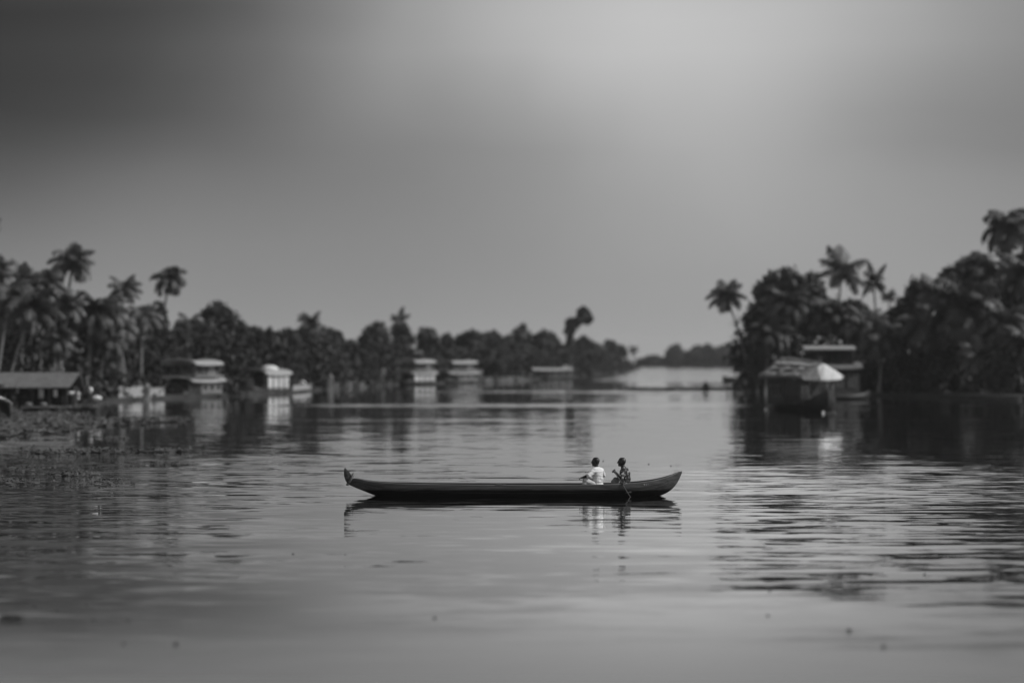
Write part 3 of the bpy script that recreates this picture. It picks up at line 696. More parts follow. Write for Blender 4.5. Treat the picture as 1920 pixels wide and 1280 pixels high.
bank_wall('pale low fence right of the brown bush on the left bank', (908, 716.5), (996, 712.5), .0, .3, 'wall', 18, 'balustrade', 'balustrade')
bank_wall('short pale wall right of the curtained houseboat', (548, 736), (582, 733), .2, .7, 'wall')
# white statue-like posts near x 717 and 745
for px, py, h, lb in [(619, 731, 1.5, 'thick white post at left end of long balustrade'), (718, 722.5, 2.0, 'white post right of long balustrade, next to mid-bank houseboats'), (746, 721, 2.0, 'white post touching left side of the mid-bank pair of houseboats'), (272, 750, 1.2, 'dark-capped white gate post between two white walls'), (902, 716, 1.6, 'white post right of the mid-bank pair of houseboats')]:
    o = simple('gate_post', lb, 'post', px, py, 'white posts on the left bank'); o.location.y += 1.2
    b = MB(); b.box((0, 0, h * .45), (.5, .5, h * .9)); b.build('shaft', M['wall'], o); b = MB(); b.box((0, 0, h * .93), (.62, .62, h * .08)); b.ell((0, 0, h * 1.03), .2, nu=8, nv=6); b.build('cap', M['wall'], o)
# round signs
o = simple('round_sign', 'white round sign on a pole above the long low houseboat', 'sign', 1061, 710); b = MB(); b.tube([(0, 0, 0), (0, 0, 1.6)], .06, 8); b.build('pole', M['metal'], o)
b = MB(); b.tube([(0, -.08, 1.95), (0, 0, 1.95)], .5, 20); b.build('board', M['white'], o)
o = simple('water_tank', 'white rounded tank beside the right end of the long low houseboat', 'tank', 1060, 708.6); b = MB(); b.tube([(0, 0, .3), (0, 0, .9), (0, 0, 1.1)], [.55, .55, .25], 16); b.build('body', M['white'], o, True); b = MB(); b.tube([(0, 0, 1.1), (0, 0, 1.2)], .18, 12); b.build('lid', M['wallg'], o)
o = simple('water_tank', 'white rounded tank beside the curtained houseboat', 'tank', 565, 733); b = MB(); b.tube([(0, 1, .5), (0, 1, 1.0), (0, 1, 1.15)], [.4, .4, .2], 16); b.build('body', M['white'], o, True); b = MB(); b.tube([(0, 1, 1.15), (0, 1, 1.22)], .14, 12); b.build('lid', M['wallg'], o)
# far houses
def house(label, px, py, D, w_, dp, h, yaw, rm='roofl', wmat='wall'):
    o = empty('house', (wx(px, D), D, .4), math.radians(yaw)); tag(o, label, 'house', 'small houses at the far end of the left bank')
    b = MB(); b.box((0, 0, h / 2), (w_, dp, h)); b.build('wall', M[wmat], o)
    b = MB(); r_ = h * .45; a, c = w_ / 2 + .3, dp / 2 + .35
    b.add([(-a, -c, h), (a, -c, h), (a, c, h), (-a, c, h), (-a, 0, h + r_), (a, 0, h + r_), (-a, -c, h - .12), (a, -c, h - .12), (a, c, h - .12), (-a, c, h - .12)],
          [(0, 1, 5, 4), (2, 3, 4, 5), (6, 7, 1, 0), (8, 9, 3, 2), (0, 4, 3), (1, 2, 5), (0, 3, 9, 6), (1, 7, 8, 2), (6, 9, 8, 7)]); b.build('roof', M[rm], o)
    b = MB(); b.box((-w_ * .1, -dp / 2 - .02, h * .42), (.8, .06, h * .84)); b.build('door', M['wood'], o)
    for x in (-.34, .2, .36): window(o, (w_ * x, -dp / 2 - .02, h * .55), w_ * .11, h * .32)
house('small house with a bright slanting roof at the far end of the left bank', 1136, 698, 610, 4.0, 4, 1.6, -25)
house('grey-roofed small house just left of the far bright-roofed one', 1112, 700, 560, 2.8, 4, 1.7, -25, 'tin')
house('tiny pale house farthest away, below the lone tiny palm', 1176, 692, 760, 3.6, 4, 1.8, -20, 'roofl', 'wallg')
house('low house among trees behind the white garden wall', 190, 740, 236, 3.0, 4, 2.0, -20, 'tin', 'wallg')

# waterside shed at far left
D = 162
rt = empty('boat_shed', (wx(60, D), D, 0), math.radians(4)); tag(rt, 'long open shed with a plain grey sloping roof at the far left', 'shed')
ez, rz_ = at(0, 726, D).z, at(0, 698, D + 2.2).z; xl, xr = -5.2, wx(129, D) - wx(60, D)
b = MB(); b.add([(xl, 0, ez), (xr, 0, ez), (xr + .45, 2.4, rz_), (xl, 2.4, rz_), (xr + .45, 5, ez), (xl, 5, ez)], [(0, 1, 2, 3), (3, 2, 4, 5)]); o = b.build('roof', M['tin'], rt); solid('t', o, .07)
for i in range(7):
    x = xl + .6 + i * (xr - xl - .8) / 6
    for y in (.3, 4.6):
        b = MB(); b.tube([(x, y, -.4), (x, y, ez - .03 + (0 if y > 1 else .06))], .07, 8); b.build('post', M['wood'], rt)
b = MB(); b.box(((xl + xr) / 2, 2.3, .38), (xr - xl + .3, 5.2, .09)); b.build('floor', M['wallg'], rt)
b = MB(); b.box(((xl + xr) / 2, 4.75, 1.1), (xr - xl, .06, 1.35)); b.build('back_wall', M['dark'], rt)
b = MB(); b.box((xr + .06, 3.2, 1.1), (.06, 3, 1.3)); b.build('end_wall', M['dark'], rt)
b = MB()
for z in (.75, 1.02): b.tube([(xl, .3, z), (xr - .4, .3, z)], .025, 6)
b.build('railing', M['wood'], rt)
for x, z, s, lb in [(-.35, 1.55, .5, 'pale cloth hung at the front of the shed, the left one'), (1.25, 1.3, .75, 'grey cloth hung inside the shed near its middle'), (2.25, 1.3, .5, 'small white cloth hung at the right end of the shed')]:
    o = empty('hung_cloth', rt.location + Vector((x - 0.9, .45, z))); tag(o, lb, 'cloth', 'cloths hung in the shed')
    curtain(o, (0, 0, 0), (.34 * s + .08, 0, 0), -s * .5, s * .5, 'cream' if s > .6 else 'white', 2, .03); o.children[0].name = 'cloth'
for px, py, lb in [(20, 768, 'dark sack lying left on the edge of the shed floor'), (52, 768, 'grey sack lying in the middle of the shed floor edge'), (80, 767, 'pale sack on the right part of the shed floor edge')]:
    b = MB(); b.ell((0, 0, .13), (.26, .18, .15), nu=10, nv=6); o = b.build('sack', M['wallg'], None, True); o.location = (wx(px, D), D + .25, .43); tag(o, lb, 'sack', 'sacks on the shed floor')
# jetty right of the shed
D = 163
rt = empty('jetty', (wx(150, D), D, 0)); tag(rt, 'low dark wooden jetty beside the shed, on thin posts', 'jetty')
b = MB()
for i in range(7): b.box((-1.0 + i * .31, .4, .42 + .003 * (i % 2)), (.28, 1.8, .05))
b.build('planks', M['woodm'], rt)
for x, y, h in [(-1.1, -.3, 1.2), (-.35, -.35, 1.35), (.3, -.3, .9), (.85, -.3, 1.1), (-1.0, 1.3, 1.0), (.8, 1.3, 1.3), (.62, -.4, .7), (-.1, 1.3, .9)]:
    b = MB(); b.tube([(x, y, -.5), (x + .03, y, h)], .05, 7); b.build('post', M['wood'], rt)
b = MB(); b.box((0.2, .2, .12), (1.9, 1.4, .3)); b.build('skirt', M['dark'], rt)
for px, py, s, lb in [(134, 737, .20, 'white bundle on the left end of the jetty rail'), (147, 738.5, .13, 'small white bundle in the middle above the jetty'), (147, 747, .11, 'tiny white bundle hanging just under the middle one at the jetty'),
                      (170, 731, .20, 'brightest upright white bundle at the right of the jetty'), (182, 746, .26, 'large white bundle lying lowest at the right end of the jetty')]:
    c = at(px, py, D + .1); b = MB(); b.ell((0, 0, 0), (s * (1.3 if px in (134, 182) else .8), s * .8, s * (.7 if px in (134, 182) else 1.15)), nu=10, nv=7)
    for i, v in enumerate(b.v): b.v[i] = tuple(Vector(v) * (1 + .25 * mnoise.noise(Vector(v) * 6 + Vector((px, 0, 0)))))
    o = b.build('white_bundle', M['white'], None, True); o.location = c; tag(o, lb, 'bundle', 'white bundles at the jetty')
    b = MB(); b.tube([(0, 0, -s * .6), (0, 0, .35 - c.z)], .025, 6); b.build('stake', M['woodm'], o)
# tarp-covered boat at the very left edge
D = wd(787)
rt = empty('covered_boat', (wx(-14, D), D, 0), math.radians(-70)); tag(rt, 'boat end under a crumpled pale canopy, cut off by the left edge', 'boat')
hull_mb(6, 1.5, .25, .3, .3).build('hull', M['hull'], rt, True)
def crumple(b, k, a, seed=0):
    for i, v in enumerate(b.v):
        q = Vector(v); b.v[i] = tuple(q + Vector((mnoise.noise(q * k + Vector((seed, 0, 0))), mnoise.noise(q * k + Vector((0, 9 + seed, 0))), mnoise.noise(q * k + Vector((0, 0, 17 + seed))))) * a)
    return b
b = MB(); b.grid([[((i / 16 - .5) * 4.6, -.72 * math.cos(math.pi * j / 18) * 1.02, .25 + .92 * math.sin(math.pi * j / 18) ** .35) for j in range(19)] for i in range(17)]); crumple(b, 4, .09)
o = b.build('side_cover', M['thatch'], rt, True); solid('t', o, .04)
b = MB(); b.grid([[((i / 30 - .5) * 4.9, -.86 * math.cos(math.pi * (.12 + .76 * j / 24)), .66 + .66 * math.sin(math.pi * (.12 + .76 * j / 24))) for j in range(25)] for i in range(31)]); crumple(b, 5, .13, 3)
o = b.build('canopy', M['white'], rt, True); solid('t', o, .03)

# ---------------------------------------------------------------- right-hand houseboats
D = 172
rt = empty('canopied_houseboat', (wx(1506, D), D, 0), math.radians(-62), (.82, 1, 1)); tag(rt, 'houseboat with hipped thatch roof and bright white awning hung across its bow', 'houseboat')
hb = hull_mb(7.4, 3.4, .45, 1.0, .3); hb.build('hull', M['hull'], rt, True)
b = MB(); b.box((-.2, 0, .42), (5.4, 3.0, .07)); b.build('deck', M['wood'], rt)
b = MB(); EZ = at(0, 709, D).z
for sg in (-1, 1): b.box((-1.6, sg * 1.45, (EZ + .4) / 2), (2.6, .07, EZ - .42))
b.box((-2.9, 0, (EZ + .4) / 2), (.07, 2.82, EZ - .42)); b.box((-.3, 0, (EZ + .4) / 2), (.07, 2.82, EZ - .42)); b.build('cabin_wall', M['wood'], rt)
for x in (-2.5, -1.75, -1.0):
    for sg in (-1, 1): window(rt, (x, sg * 1.5, 1.35), .42, .75, 'x', 'woodm')
window(rt, (-.25, .3, 1.2), .7, 1.0, 'y')
for x, y in [(.6, -1.45), (.6, 1.45), (1.7, -1.4), (1.7, 1.4), (2.4, 0), (2.3, -.8), (2.3, .8)]:
    b = MB(); b.tube([(x, y, .4), (x, y, EZ)], .05, 8); b.build('post', M['woodm' if x > 2 else 'wood'], rt)
for sg in (-1, 1):
    b = MB(); b.tube([(-.3, sg * 1.42, .95), (1.0, sg * 1.42, .95), (2.3, sg * .85, 1.0)], .03, 6); b.tube([(-.3, sg * 1.42, .7), (1.0, sg * 1.42, .7), (2.3, sg * .85, .75)], .025, 6); b.tube([(1.0, sg * 1.42, .45), (1.0, sg * 1.42, .96)], .025, 6)
    b.build('railing', M['wood'], rt)
# roof: ridge along x with gable open to the bow (+x)
RZ = at(0, 680, D).z; b = MB(); rows_ = []
for i in range(13):
    u = i / 12; x = -3.3 + 6.0 * u; top = RZ + .30 * (1 - u) * .8 - .1 * (u > .95) ; hw = 1.95 + .08 * math.sin(9 * u); r_ = []
    for j in range(17):
        s = j / 8 - 1; r_.append((x + .25 * (1 - abs(s)) * (u > .9), s * hw, EZ - .02 + (top - EZ) * (1 - abs(s)) ** .82 + .13 * mnoise.noise(Vector((x * 1.5, s * 3, 1)))))
    rows_.append(r_)
rows_.insert(0, [(-3.5, p[1] * .96, EZ + (p[2] - EZ) * .55) for p in rows_[0]])
b.grid(rows_); o = b.build('roof', M['thatchd'], rt, True); solid('t', o, .09)
b = MB()
for (x0, x1, y0, y1) in [(-3.0, -1.2, -1.9, -.6), (-1.4, .6, -1.8, -.3), (.4, 2.2, -1.9, -.9)]:   # pale reed mats laid on the slope
    g = []
    for i in range(7):
        x = x0 + (x1 - x0) * i / 6; r_ = []
        for j in range(7):
            y = y0 + (y1 - y0) * j / 6; s = abs(y) / 1.97; u = (x + 3.3) / 6; top = RZ + .24 * (1 - u)
            r_.append((x, y + .12 * math.sin(x * 3), EZ + .05 + (top - EZ) * max(0, 1 - s) ** .82 + .05))
        g.append(r_)
    b.grid(g)
o = b.build('reed_mat', M['thatch'], rt, True); solid('t', o, .03)
# awning cloth: sagging sheet across the bow gable
g = []
for i in range(25):
    s = i / 12 - 1; y = s * 1.95; topz = EZ + .06 + (RZ - EZ - .12) * (1 - abs(s)) ** .82; botz = EZ - .02 - .16 * (1 - s * s) + (.12 if abs(s) > .9 else 0); r_ = []
    for k in range(7):
        q = k / 6; r_.append((2.78 + .10 * q + .16 * mnoise.noise(Vector((s * 3.4 + .5 * q, q * .8, 3))) + .04 * math.sin(s * 23 + q * 5 + 4 * s * s) + .25 * (1 - abs(s)), y, topz * (1 - q) + botz * q))
    g.append(r_)
b = MB(); b.grid(g[9:]); o = b.build('awning', M['white'], rt, True); solid('t', o, .015)
b = MB(); b.grid([[(p[0] + .03, p[1], p[2] - .03 * (i % 2)) for p in r_] for i, r_ in enumerate(g[:10])]); o = b.build('awning_flap', M['wallg'], rt, True); solid('t', o, .015)
for k in range(3):      # ragged overlapping layers of old thatch
    gg = []
    for i in range(19):
        x = -3.3 + 5.9 * i / 18; r_ = []
        for j in range(5):
            y = -2.02 + (.55 * k) + .62 * j / 4; q_ = min(1, abs(y) / 1.97); u = (x + 3.3) / 6; top = RZ + .24 * (1 - u)
            r_.append((x, y, EZ + (top - EZ) * max(0, 1 - q_) ** .82 + .16 - .03 * j + .10 * mnoise.noise(Vector((x * 2.1, y * 2, k * 5)))))
        gg.append(r_)
    b = MB(); b.grid(gg); o = b.build('thatch_layer', M['thatchd' if k % 2 else 'thatch'], rt, True); solid('t', o, .05)
b = MB(); b.tube([(-3.3, 0, RZ + .28), (-1.5, .05, RZ + .22), (.2, -.04, RZ + .14), (2.7, 0, RZ + .02)], [.12, .14, .12, .09], 8); b.build('ridge_cap', M['thatch'], rt, True)
# white float and tyre-like fenders at its bow
for px, py, lb in [(1543, 773, 'white float on the water at the bow of the canopied houseboat'), (1435.5, 767, 'small white float at the stern of the canopied houseboat')]:
    D2 = wd(py + 1); b = MB(); b.ell((0, 0, .05), .10, nu=12, nv=8); o = b.build('float_ball', M['white'], None, True); o.location = (wx(px, D2), D2, 0); tag(o, lb, 'float', 'white floats beside the canopied houseboat')
    b = MB(); b.tube([(.13, 0, .05), (.5, .3, .02), (1.0, .9, .02)] if px > 1500 else [(.1, 0, .06), (.2, .3, .2)], .012, 5); b.build('line', M['rope'], o)
for px, y0, y1, lb in [(1553, 714, 757, 'knobbly grey mooring pole, left one of the two beside the white awning'), (1562, 716, 752, 'knobbly grey mooring pole, right one of the two beside the white awning')]:
    D2 = 176; zt_ = at(0, y0, D2).z; o = empty('mooring_pole', (wx(px, D2), D2, 0)); tag(o, lb, 'pole', 'mooring poles beside the canopied houseboat')
    b = MB(); b.tube([(0, 0, -.6), (0, 0, zt_)], .05, 8); b.build('pole', M['woodm'], o)
    b = MB(); n = 7
    for i in range(n): b.tube([(-.13, 0, .5 + i * (zt_ - .6) / n), (.13, .0, .55 + i * (zt_ - .6) / n)], .055, 8)
    b.build('rope_coils', M['thatch'], o, True)
# two-deck houseboat behind it
D = 214
rt = empty('houseboat', (wx(1553, D), D, 0), math.radians(187)); tag(rt, 'tall two-deck houseboat half hidden behind the canopied one', 'houseboat')
hull_mb(7.5, 3.2, .45, .5, .4).build('hull', M['hull'], rt, True)
b = MB(); b.box((0, 0, 1.3), (5.0, 2.6, 1.8)); b.build('cabin_wall', M['wood'], rt)
for x in (-1.8, -.6, .6, 1.8):
    for sg in (-1, 1): window(rt, (x, sg * 1.34, 1.5), .7, .8)
z1 = at(0, 684, D).z; vault(-2.7, 1.2, 3.3, z1 - .35, .55, .1, .08).build('roof', M['thatchd'], rt, True)
b = MB(); b.box((.2, 0, z1 + .1), (4.6, 2.6, .07)); b.build('upper_deck', M['wood'], rt)
z2 = at(0, 656, D).z
b = MB(); b.box((-.9, 0, (z1 + z2) / 2 + .1), (2.2, 2.2, z2 - z1 - .1)); b.build('upper_cabin', M['dark'], rt)
for x in (-1.9, -.6, .8, 2.2):
    for sg in (-1, 1):
        b = MB(); b.tube([(x, sg * 1.2, z1 + .1), (x, sg * 1.2, z2 + .08)], .04, 8); b.build('post', M['wood'], rt)
vault(-2.1, 2.55, 2.9, z2 + .05, .34, .0, .07, eave=.1).build('upper_roof', M['thatch'], rt, True)

# small boats ------------------------------------------------------------
def dugout(name, label, px, py, L, W, yaw, h=.28, group='small dark boats', lift=.35):
    D = wd(py); rt = empty(name, (wx(px, D), D, 0), math.radians(yaw)); tag(rt, label, 'boat', group)
    hull_mb(L, W, h, lift, lift).build('hull', M['wood'], rt, True)
    for x in (-.25, .2):
        b = MB(); b.box((x * L, 0, h - .03), (.2, W * .9, .04)); b.build('thwart', M['woodm'], rt)
    return rt
dugout('moored_canoe', 'long low dark boat moored off the left tip of the right bank', 1392, 714, 6.4, 1.3, 8, .5)
dugout('moored_canoe', 'small pale-edged canoe at the waterline right of the houseboats', 1655, 743, 1.7, .7, 2, .22)
dugout('moored_canoe', 'thin canoe among the leaning trunks near the right edge', 1880, 750, 3.4, .8, -4, .2, lift=.25)
c3 = dugout('fishing_canoe', 'tiny dark canoe carrying a lone seated figure far up the river', 1323, 731.5, 3.2, .8, 78, .2)

# ---------------------------------------------------------------- figures
def finish(b, name, mt, parent, vox=.008, smooth=3, disp=0.0, tex=5.0):
    o = b.build(name, mt, parent, True); m_ = o.modifiers.new('r', 'REMESH'); m_.mode = 'VOXEL'; m_.voxel_size = vox; m_.use_smooth_shade = True
    s_ = o.modifiers.new('s', 'SMOOTH'); s_.iterations = smooth; s_.factor = .5
    bpy.context.view_layer.update(); ev = o.evaluated_get(bpy.context.evaluated_depsgraph_get()); me = bpy.data.meshes.new_from_object(ev)
    if disp:
        n = len(me.vertices); co = np.empty(n * 3, np.float32); me.vertices.foreach_get('co', co); co = co.reshape(-1, 3); no = np.empty(n * 3, np.float32); me.vertices.foreach_get('normal', no); no = no.reshape(-1, 3)
        dz = np.array([mnoise.noise(Vector((c[0] * tex, c[1] * tex, c[2] * tex * 2.2))) for c in co.tolist()]); co += no * dz[:, None] * disp; me.vertices.foreach_set('co', co.ravel()); me.update()
    old = o.data; o.modifiers.clear(); o.data = me; me.name = name; bpy.data.meshes.remove(old)
    if not me.materials: me.materials.append(mt)
    me.polygons.foreach_set('use_smooth', [True] * len(me.polygons)); return o
def head_parts(b, hb_, c, f, tilt=0.0):
    """c: centre of the head, f: facing direction (unit, horizontal)"""
    f = Vector(f).normalized(); s = Vector((-f.y, f.x, 0)); u = Vector((0, 0, 1)); f2 = (f * math.cos(tilt) - u * math.sin(tilt)); u2 = f2.cross(s) * -1
    if u2.z < 0: u2 = -u2
    Mx = Matrix((f2, s, u2)).transposed(); c = Vector(c); P_ = lambda x, y, z: c + Mx @ Vector((x, y, z))
    b.ell(c, (.095, .076, .108), Mx); b.ell(P_(.035, 0, -.06), (.062, .058, .062), Mx)          # skull, jaw
    b.cap(P_(.088, 0, .025), P_(.112, 0, -.018), .010, .015)                                     # nose
    b.ell(P_(.092, 0, -.055), (.014, .026, .008), Mx); b.ell(P_(.090, 0, -.068), (.013, .022, .008), Mx)   # lips
    b.ell(P_(.075, 0, -.098), (.024, .026, .018), Mx)                                            # chin
    b.ell(P_(.082, 0, .036), (.014, .050, .010), Mx)                                             # brow
    for sg in (-1, 1):
        b.ell(P_(-.005, sg * .078, -.005), (.020, .010, .032), Mx); b.ell(P_(.070, sg * .038, -.025), (.022, .020, .022), Mx)
    for k in range(9):
        a = k * .7; hb_.ell(P_(-.020 + .020 * math.cos(a), .016 * math.sin(a), .026 + .005 * math.sin(2 * a)), (.084, .066, .088), Mx)
    hb_.ell(P_(-.045, 0, -.02), (.058, .066, .075), Mx)
    return P_
def hand(b, wr, d, pn, th, curl=1.2):
    """wr wrist, d hand direction, pn back-of-hand normal, th thumb side"""
    wr, d, pn, th = Vector(wr), Vector(d).normalized(), Vector(pn).normalized(), Vector(th).normalized()
    pal = wr + d * .085; b.cap(wr, wr + d * .035, .026, .027); Mx = Matrix((d, th, pn)).transposed(); b.ell(wr + d * .052, (.048, .042, .018), Mx)
    for k, (off, ln) in enumerate([(.030, .070), (.010, .078), (-.010, .073), (-.029, .058)]):
        p = pal + th * off; a = .25; 
        for seg, fr_ in enumerate((.45, .32, .26)):
            dd = (d * math.cos(a) - pn * math.sin(a)).normalized(); q = p + dd * ln * fr_; b.cap(p, q, .0105 - seg * .001, .0098 - seg * .001, 8); p = q; a += curl
    p = wr + d * .025 + th * .03; q = p + (th * .8 + d * .5 - pn * .3).normalized() * .042; b.cap(p, q, .013, .011, 8); b.cap(q, q + (d * .8 - pn * .6).normalized() * .032, .011, .009, 8)
CX = lambda px: (px - 960) / 70.0
CZ = lambda py: (930 - py) / 70.0
CD = 64.8
def V3(px, py, y=0): return Vector((CX(px), CD + y, CZ(py)))

cloth_w = mat('white_shirt', .60, .85, 14, .10, .004)
cloth_m = mat('mundu_cloth', .42, .9, 12, .12, .004)
# dark printed shirt
cloth_d = mat('printed_shirt', .05, .85, 20, .4, .003); t = cloth_d.node_tree; bs = t.nodes['Principled BSDF']
vo = t.nodes.new('ShaderNodeTexNoise'); vo.inputs['Scale'].default_value = 13; vo.inputs['Detail'].default_value = 3; tcn = t.nodes.new('ShaderNodeTexCoord'); t.links.new(tcn.outputs['Object'], vo.inputs['Vector'])
rp = t.nodes.new('ShaderNodeValToRGB'); rp.color_ramp.elements[0].position = .53; rp.color_ramp.elements[0].color = (.022, .022, .022, 1); rp.color_ramp.elements[1].position = .60; rp.color_ramp.elements[1].color = (.25, .25, .25, 1)
t.links.new(vo.outputs[0], rp.inputs[0]); t.links.new(rp.outputs[0], bs.inputs['Base Color'])
# striped cloth at the waist
cloth_s = mat('striped_cloth', .5, .85, 12, .1, .003); t = cloth_s.node_tree; bs = t.nodes['Principled BSDF']
wv = t.nodes.new('ShaderNodeTexWave'); wv.inputs['Scale'].default_value = 9; wv.inputs['Distortion'].default_value = 1.5; mpn = t.nodes.new('ShaderNodeMapping'); mpn.inputs['Rotation'].default_value = (0, .9, .3)
tcn = t.nodes.new('ShaderNodeTexCoord'); t.links.new(tcn.outputs['Object'], mpn.inputs[0]); t.links.new(mpn.outputs[0], wv.inputs['Vector'])
rp = t.nodes.new('ShaderNodeValToRGB'); rp.color_ramp.elements[0].position = .4; rp.color_ramp.elements[0].color = (.06, .06, .06, 1); rp.color_ramp.elements[1].position = .55; rp.color_ramp.elements[1].color = (.62, .62, .62, 1)
t.links.new(wv.outputs[0], rp.inputs[0]); t.links.new(rp.outputs[0], bs.inputs['Base Color'])

def person(label, pelvis, chest, neck, head, f, arms, legs, cloth, lower, feetdir, wrap=None, sleeve=1.0, group='men in the long canoe'):
    rt = empty('person', pelvis); tag(rt, label, 'person', group); O = pelvis
    L_ = lambda v: Vector(v) - O
    f = Vector(f).normalized(); s = Vector((-f.y, f.x, 0)) * -1      # s: towards the person's right
    b = MB(); hb_ = MB(); sh = MB(); lw = MB()
    Mx = Matrix((f, -s, Vector((0, 0, 1)))).transposed()
    b.ell(L_(pelvis), (.12, .16, .13), Mx); b.cap(L_(pelvis), L_(chest), .12, .13); b.ell(L_(chest), (.11, .165, .15), Mx)
    b.cap(L_(chest) + Vector((0, 0, .08)), L_(neck), .08, .056); b.cap(L_(neck), L_(head) + Vector((0, 0, -.05)), .055, .052)
    head_parts(b, hb_, L_(head), f, .08)
    mid = (Vector(pelvis) + Vector(chest)) / 2
    sh.ell(L_(pelvis) + Vector((0, 0, .07)), (.145, .185, .10), Mx); sh.cap(L_(mid), L_(chest), .15, .15); sh.ell(L_(mid), (.14, .175, .17), Mx); sh.ell(L_(chest), (.130, .178, .165), Mx)
    sh.cap(L_(chest) + Vector((0, 0, .07)), L_(neck) - Vector((0, 0, .02)), .11, .072)
    for (shd, elb, wrs, hd, pn, th, cu) in arms:
        b.cap(L_(shd), L_(elb), .052, .041); b.cap(L_(elb), L_(wrs), .046, .034); hand(b, L_(wrs), hd, pn, th, cu)
        sh.cap(L_(chest) + (L_(shd) - L_(chest)) * .55 + Vector((0, 0, .02)), L_(shd), .10, .078)
        e2 = Vector(shd).lerp(Vector(elb), min(1, sleeve)); sh.cap(L_(shd), L_(e2), .075, .066)
        if sleeve > 1: sh.cap(L_(elb), L_(Vector(elb).lerp(Vector(wrs), sleeve - 1)), .064, .056)
    for (hip, knee, ankle) in legs:
        b.cap(L_(hip), L_(knee), .085, .058); b.cap(L_(knee), L_(ankle), .056, .037)
        fd = Vector(feetdir).normalized(); b.cap(L_(ankle) + Vector((0, 0, -.03)), L_(ankle) + fd * .15 + Vector((0, 0, -.045)), .036, .028)
        lw.cap(L_(hip), L_(knee), .115, .088); a2 = Vector(knee).lerp(Vector(ankle), .9); lw.cap(L_(knee), L_(a2), .084, .092)
    lw.ell(L_(pelvis), (.16, .19, .12), Mx)
    finish(b, 'body', M['skin'], rt, .0075, 2); finish(hb_, 'hair', M['hair'], rt, .008, 2, .003, 40)
    finish(sh, 'shirt', cloth, rt, .010, 4, .014, 9); finish(lw, 'lower_garment', lower, rt, .011, 4, .014, 8)
    if wrap:
        wb = MB(); wb.ell(L_(pelvis) + Vector((0, 0, .03)), (.163, .202, .085), Mx); wb.ell(L_(pelvis) + f * .04 + Vector((0, 0, .0)), (.15, .198, .10), Mx); finish(wb, 'waist_cloth', wrap, rt, .01, 3, .008, 14)
    return rt
f1 = Vector((-.86, .51, 0)); s1 = Vector((.51, .86, 0))
pe = V3(1121, 914); ch = V3(1120.5, 886.5); nk = V3(1119, 876.2, .0); hd_ = V3(1116.3, 866.2, -.01)
shl = ch - s1 * .15 + Vector((-.02, 0, .060)); shr = ch + s1 * .155 + Vector((0.02, 0, .045))
person('man in a white shirt seated in the canoe, forearm resting on his knee', pe, ch, nk, hd_, (-.93, .37, 0),
       [(shl, V3(1102.8, 891.5, -.24), V3(1094, 894.6, -.20), (-1, 0, -.25), (-.2, -.3, 1), (0, 1, .1), 1.1),
        (shr, V3(1132, 893, .30), V3(1118, 898, .38), (-.9, .1, -.3), (0, .3, 1), (0, -1, .1), .6)],
       [(pe + Vector((-.06, -.08, .0)), V3(1097.5, 901.0, -.16), V3(1096, 921, -.14)), (pe + Vector((-.02, .10, .0)), V3(1101, 900, .20), V3(1098, 921, .2))],
       cloth_w, cloth_m, (-1, .1, 0), cloth_s, 1.0)
f2_ = Vector((-.95, .3, 0)); s2 = Vector((.3, .95, 0))
pe = V3(1173, 914); ch = V3(1171.5, 887.5); nk = V3(1169, 876.8); hd_ = V3(1165.5, 866.6)
shl = ch - s2 * .15 + Vector((-.01, 0, .060)); shr = ch + s2 * .155 + Vector((-.02, 0, .055))
ptop = Vector((CX(1151.5), CD - .30, CZ(884.5))); pbot = Vector((CX(1178), CD - .58, CZ(927)))
pd = (pbot - ptop).normalized(); grip2 = ptop + pd * .42
person('man in a dark printed shirt seated behind, holding the paddle', pe, ch, nk, hd_, (-.97, .2, 0),
       [(shl, V3(1164.5, 895.5, -.27), ptop + Vector((.055, .02, -.035)), (-.85, -.1, .5), (.35, -.55, .75), (.3, .75, .55), 1.25),
        (shr, V3(1164, 897, .16), grip2 + Vector((.05, .10, .05)), (-.5, -.85, -.1), (-.5, .3, .8), (0, -.3, 1), 1.25)],
       [(pe + Vector((-.06, -.08, .0)), V3(1151, 904, -.14), V3(1153, 921, -.12)), (pe + Vector((-.02, .10, 0)), V3(1155, 902, .2), V3(1153, 921, .2))],
       cloth_d, mat('checked_lungi', .16, .9, 26, .5, .004), (-1, .1, 0), None, 1.0)
# paddle (held, a thing of its own)
rt = empty('paddle', ptop); tag(rt, 'thin wooden paddle slanting from the rear man\'s hand into the water', 'paddle')
b = MB(); e_ = (pbot - ptop) * 1.08; b.tube([-pd * .05, e_ * .5, e_], [.015, .014, .012], 10); b.build('shaft', mat('paddle_wood', .06), rt, True)
b = MB(); sidev = Vector((0, 1, 0)); q0 = e_; 
prf = [(0, .016), (.06, .05), (.18, .085), (.38, .09), (.50, .05), (.53, .01)]
nx = pd.cross(sidev).normalized(); 
g = [[tuple(q0 + pd * a - nx * w_ ), tuple(q0 + pd * a + sidev * .012), tuple(q0 + pd * a + nx * w_), tuple(q0 + pd * a - sidev * .012), tuple(q0 + pd * a - nx * w_)] for a, w_ in prf]; b.grid(g); b.build('blade', M['woodm'], rt, True)
b = MB(); b.tube([-pd * .05 - nx * .05, -pd * .05 + nx * .05], .018, 8); b.build('grip', M['woodm'], rt, True)
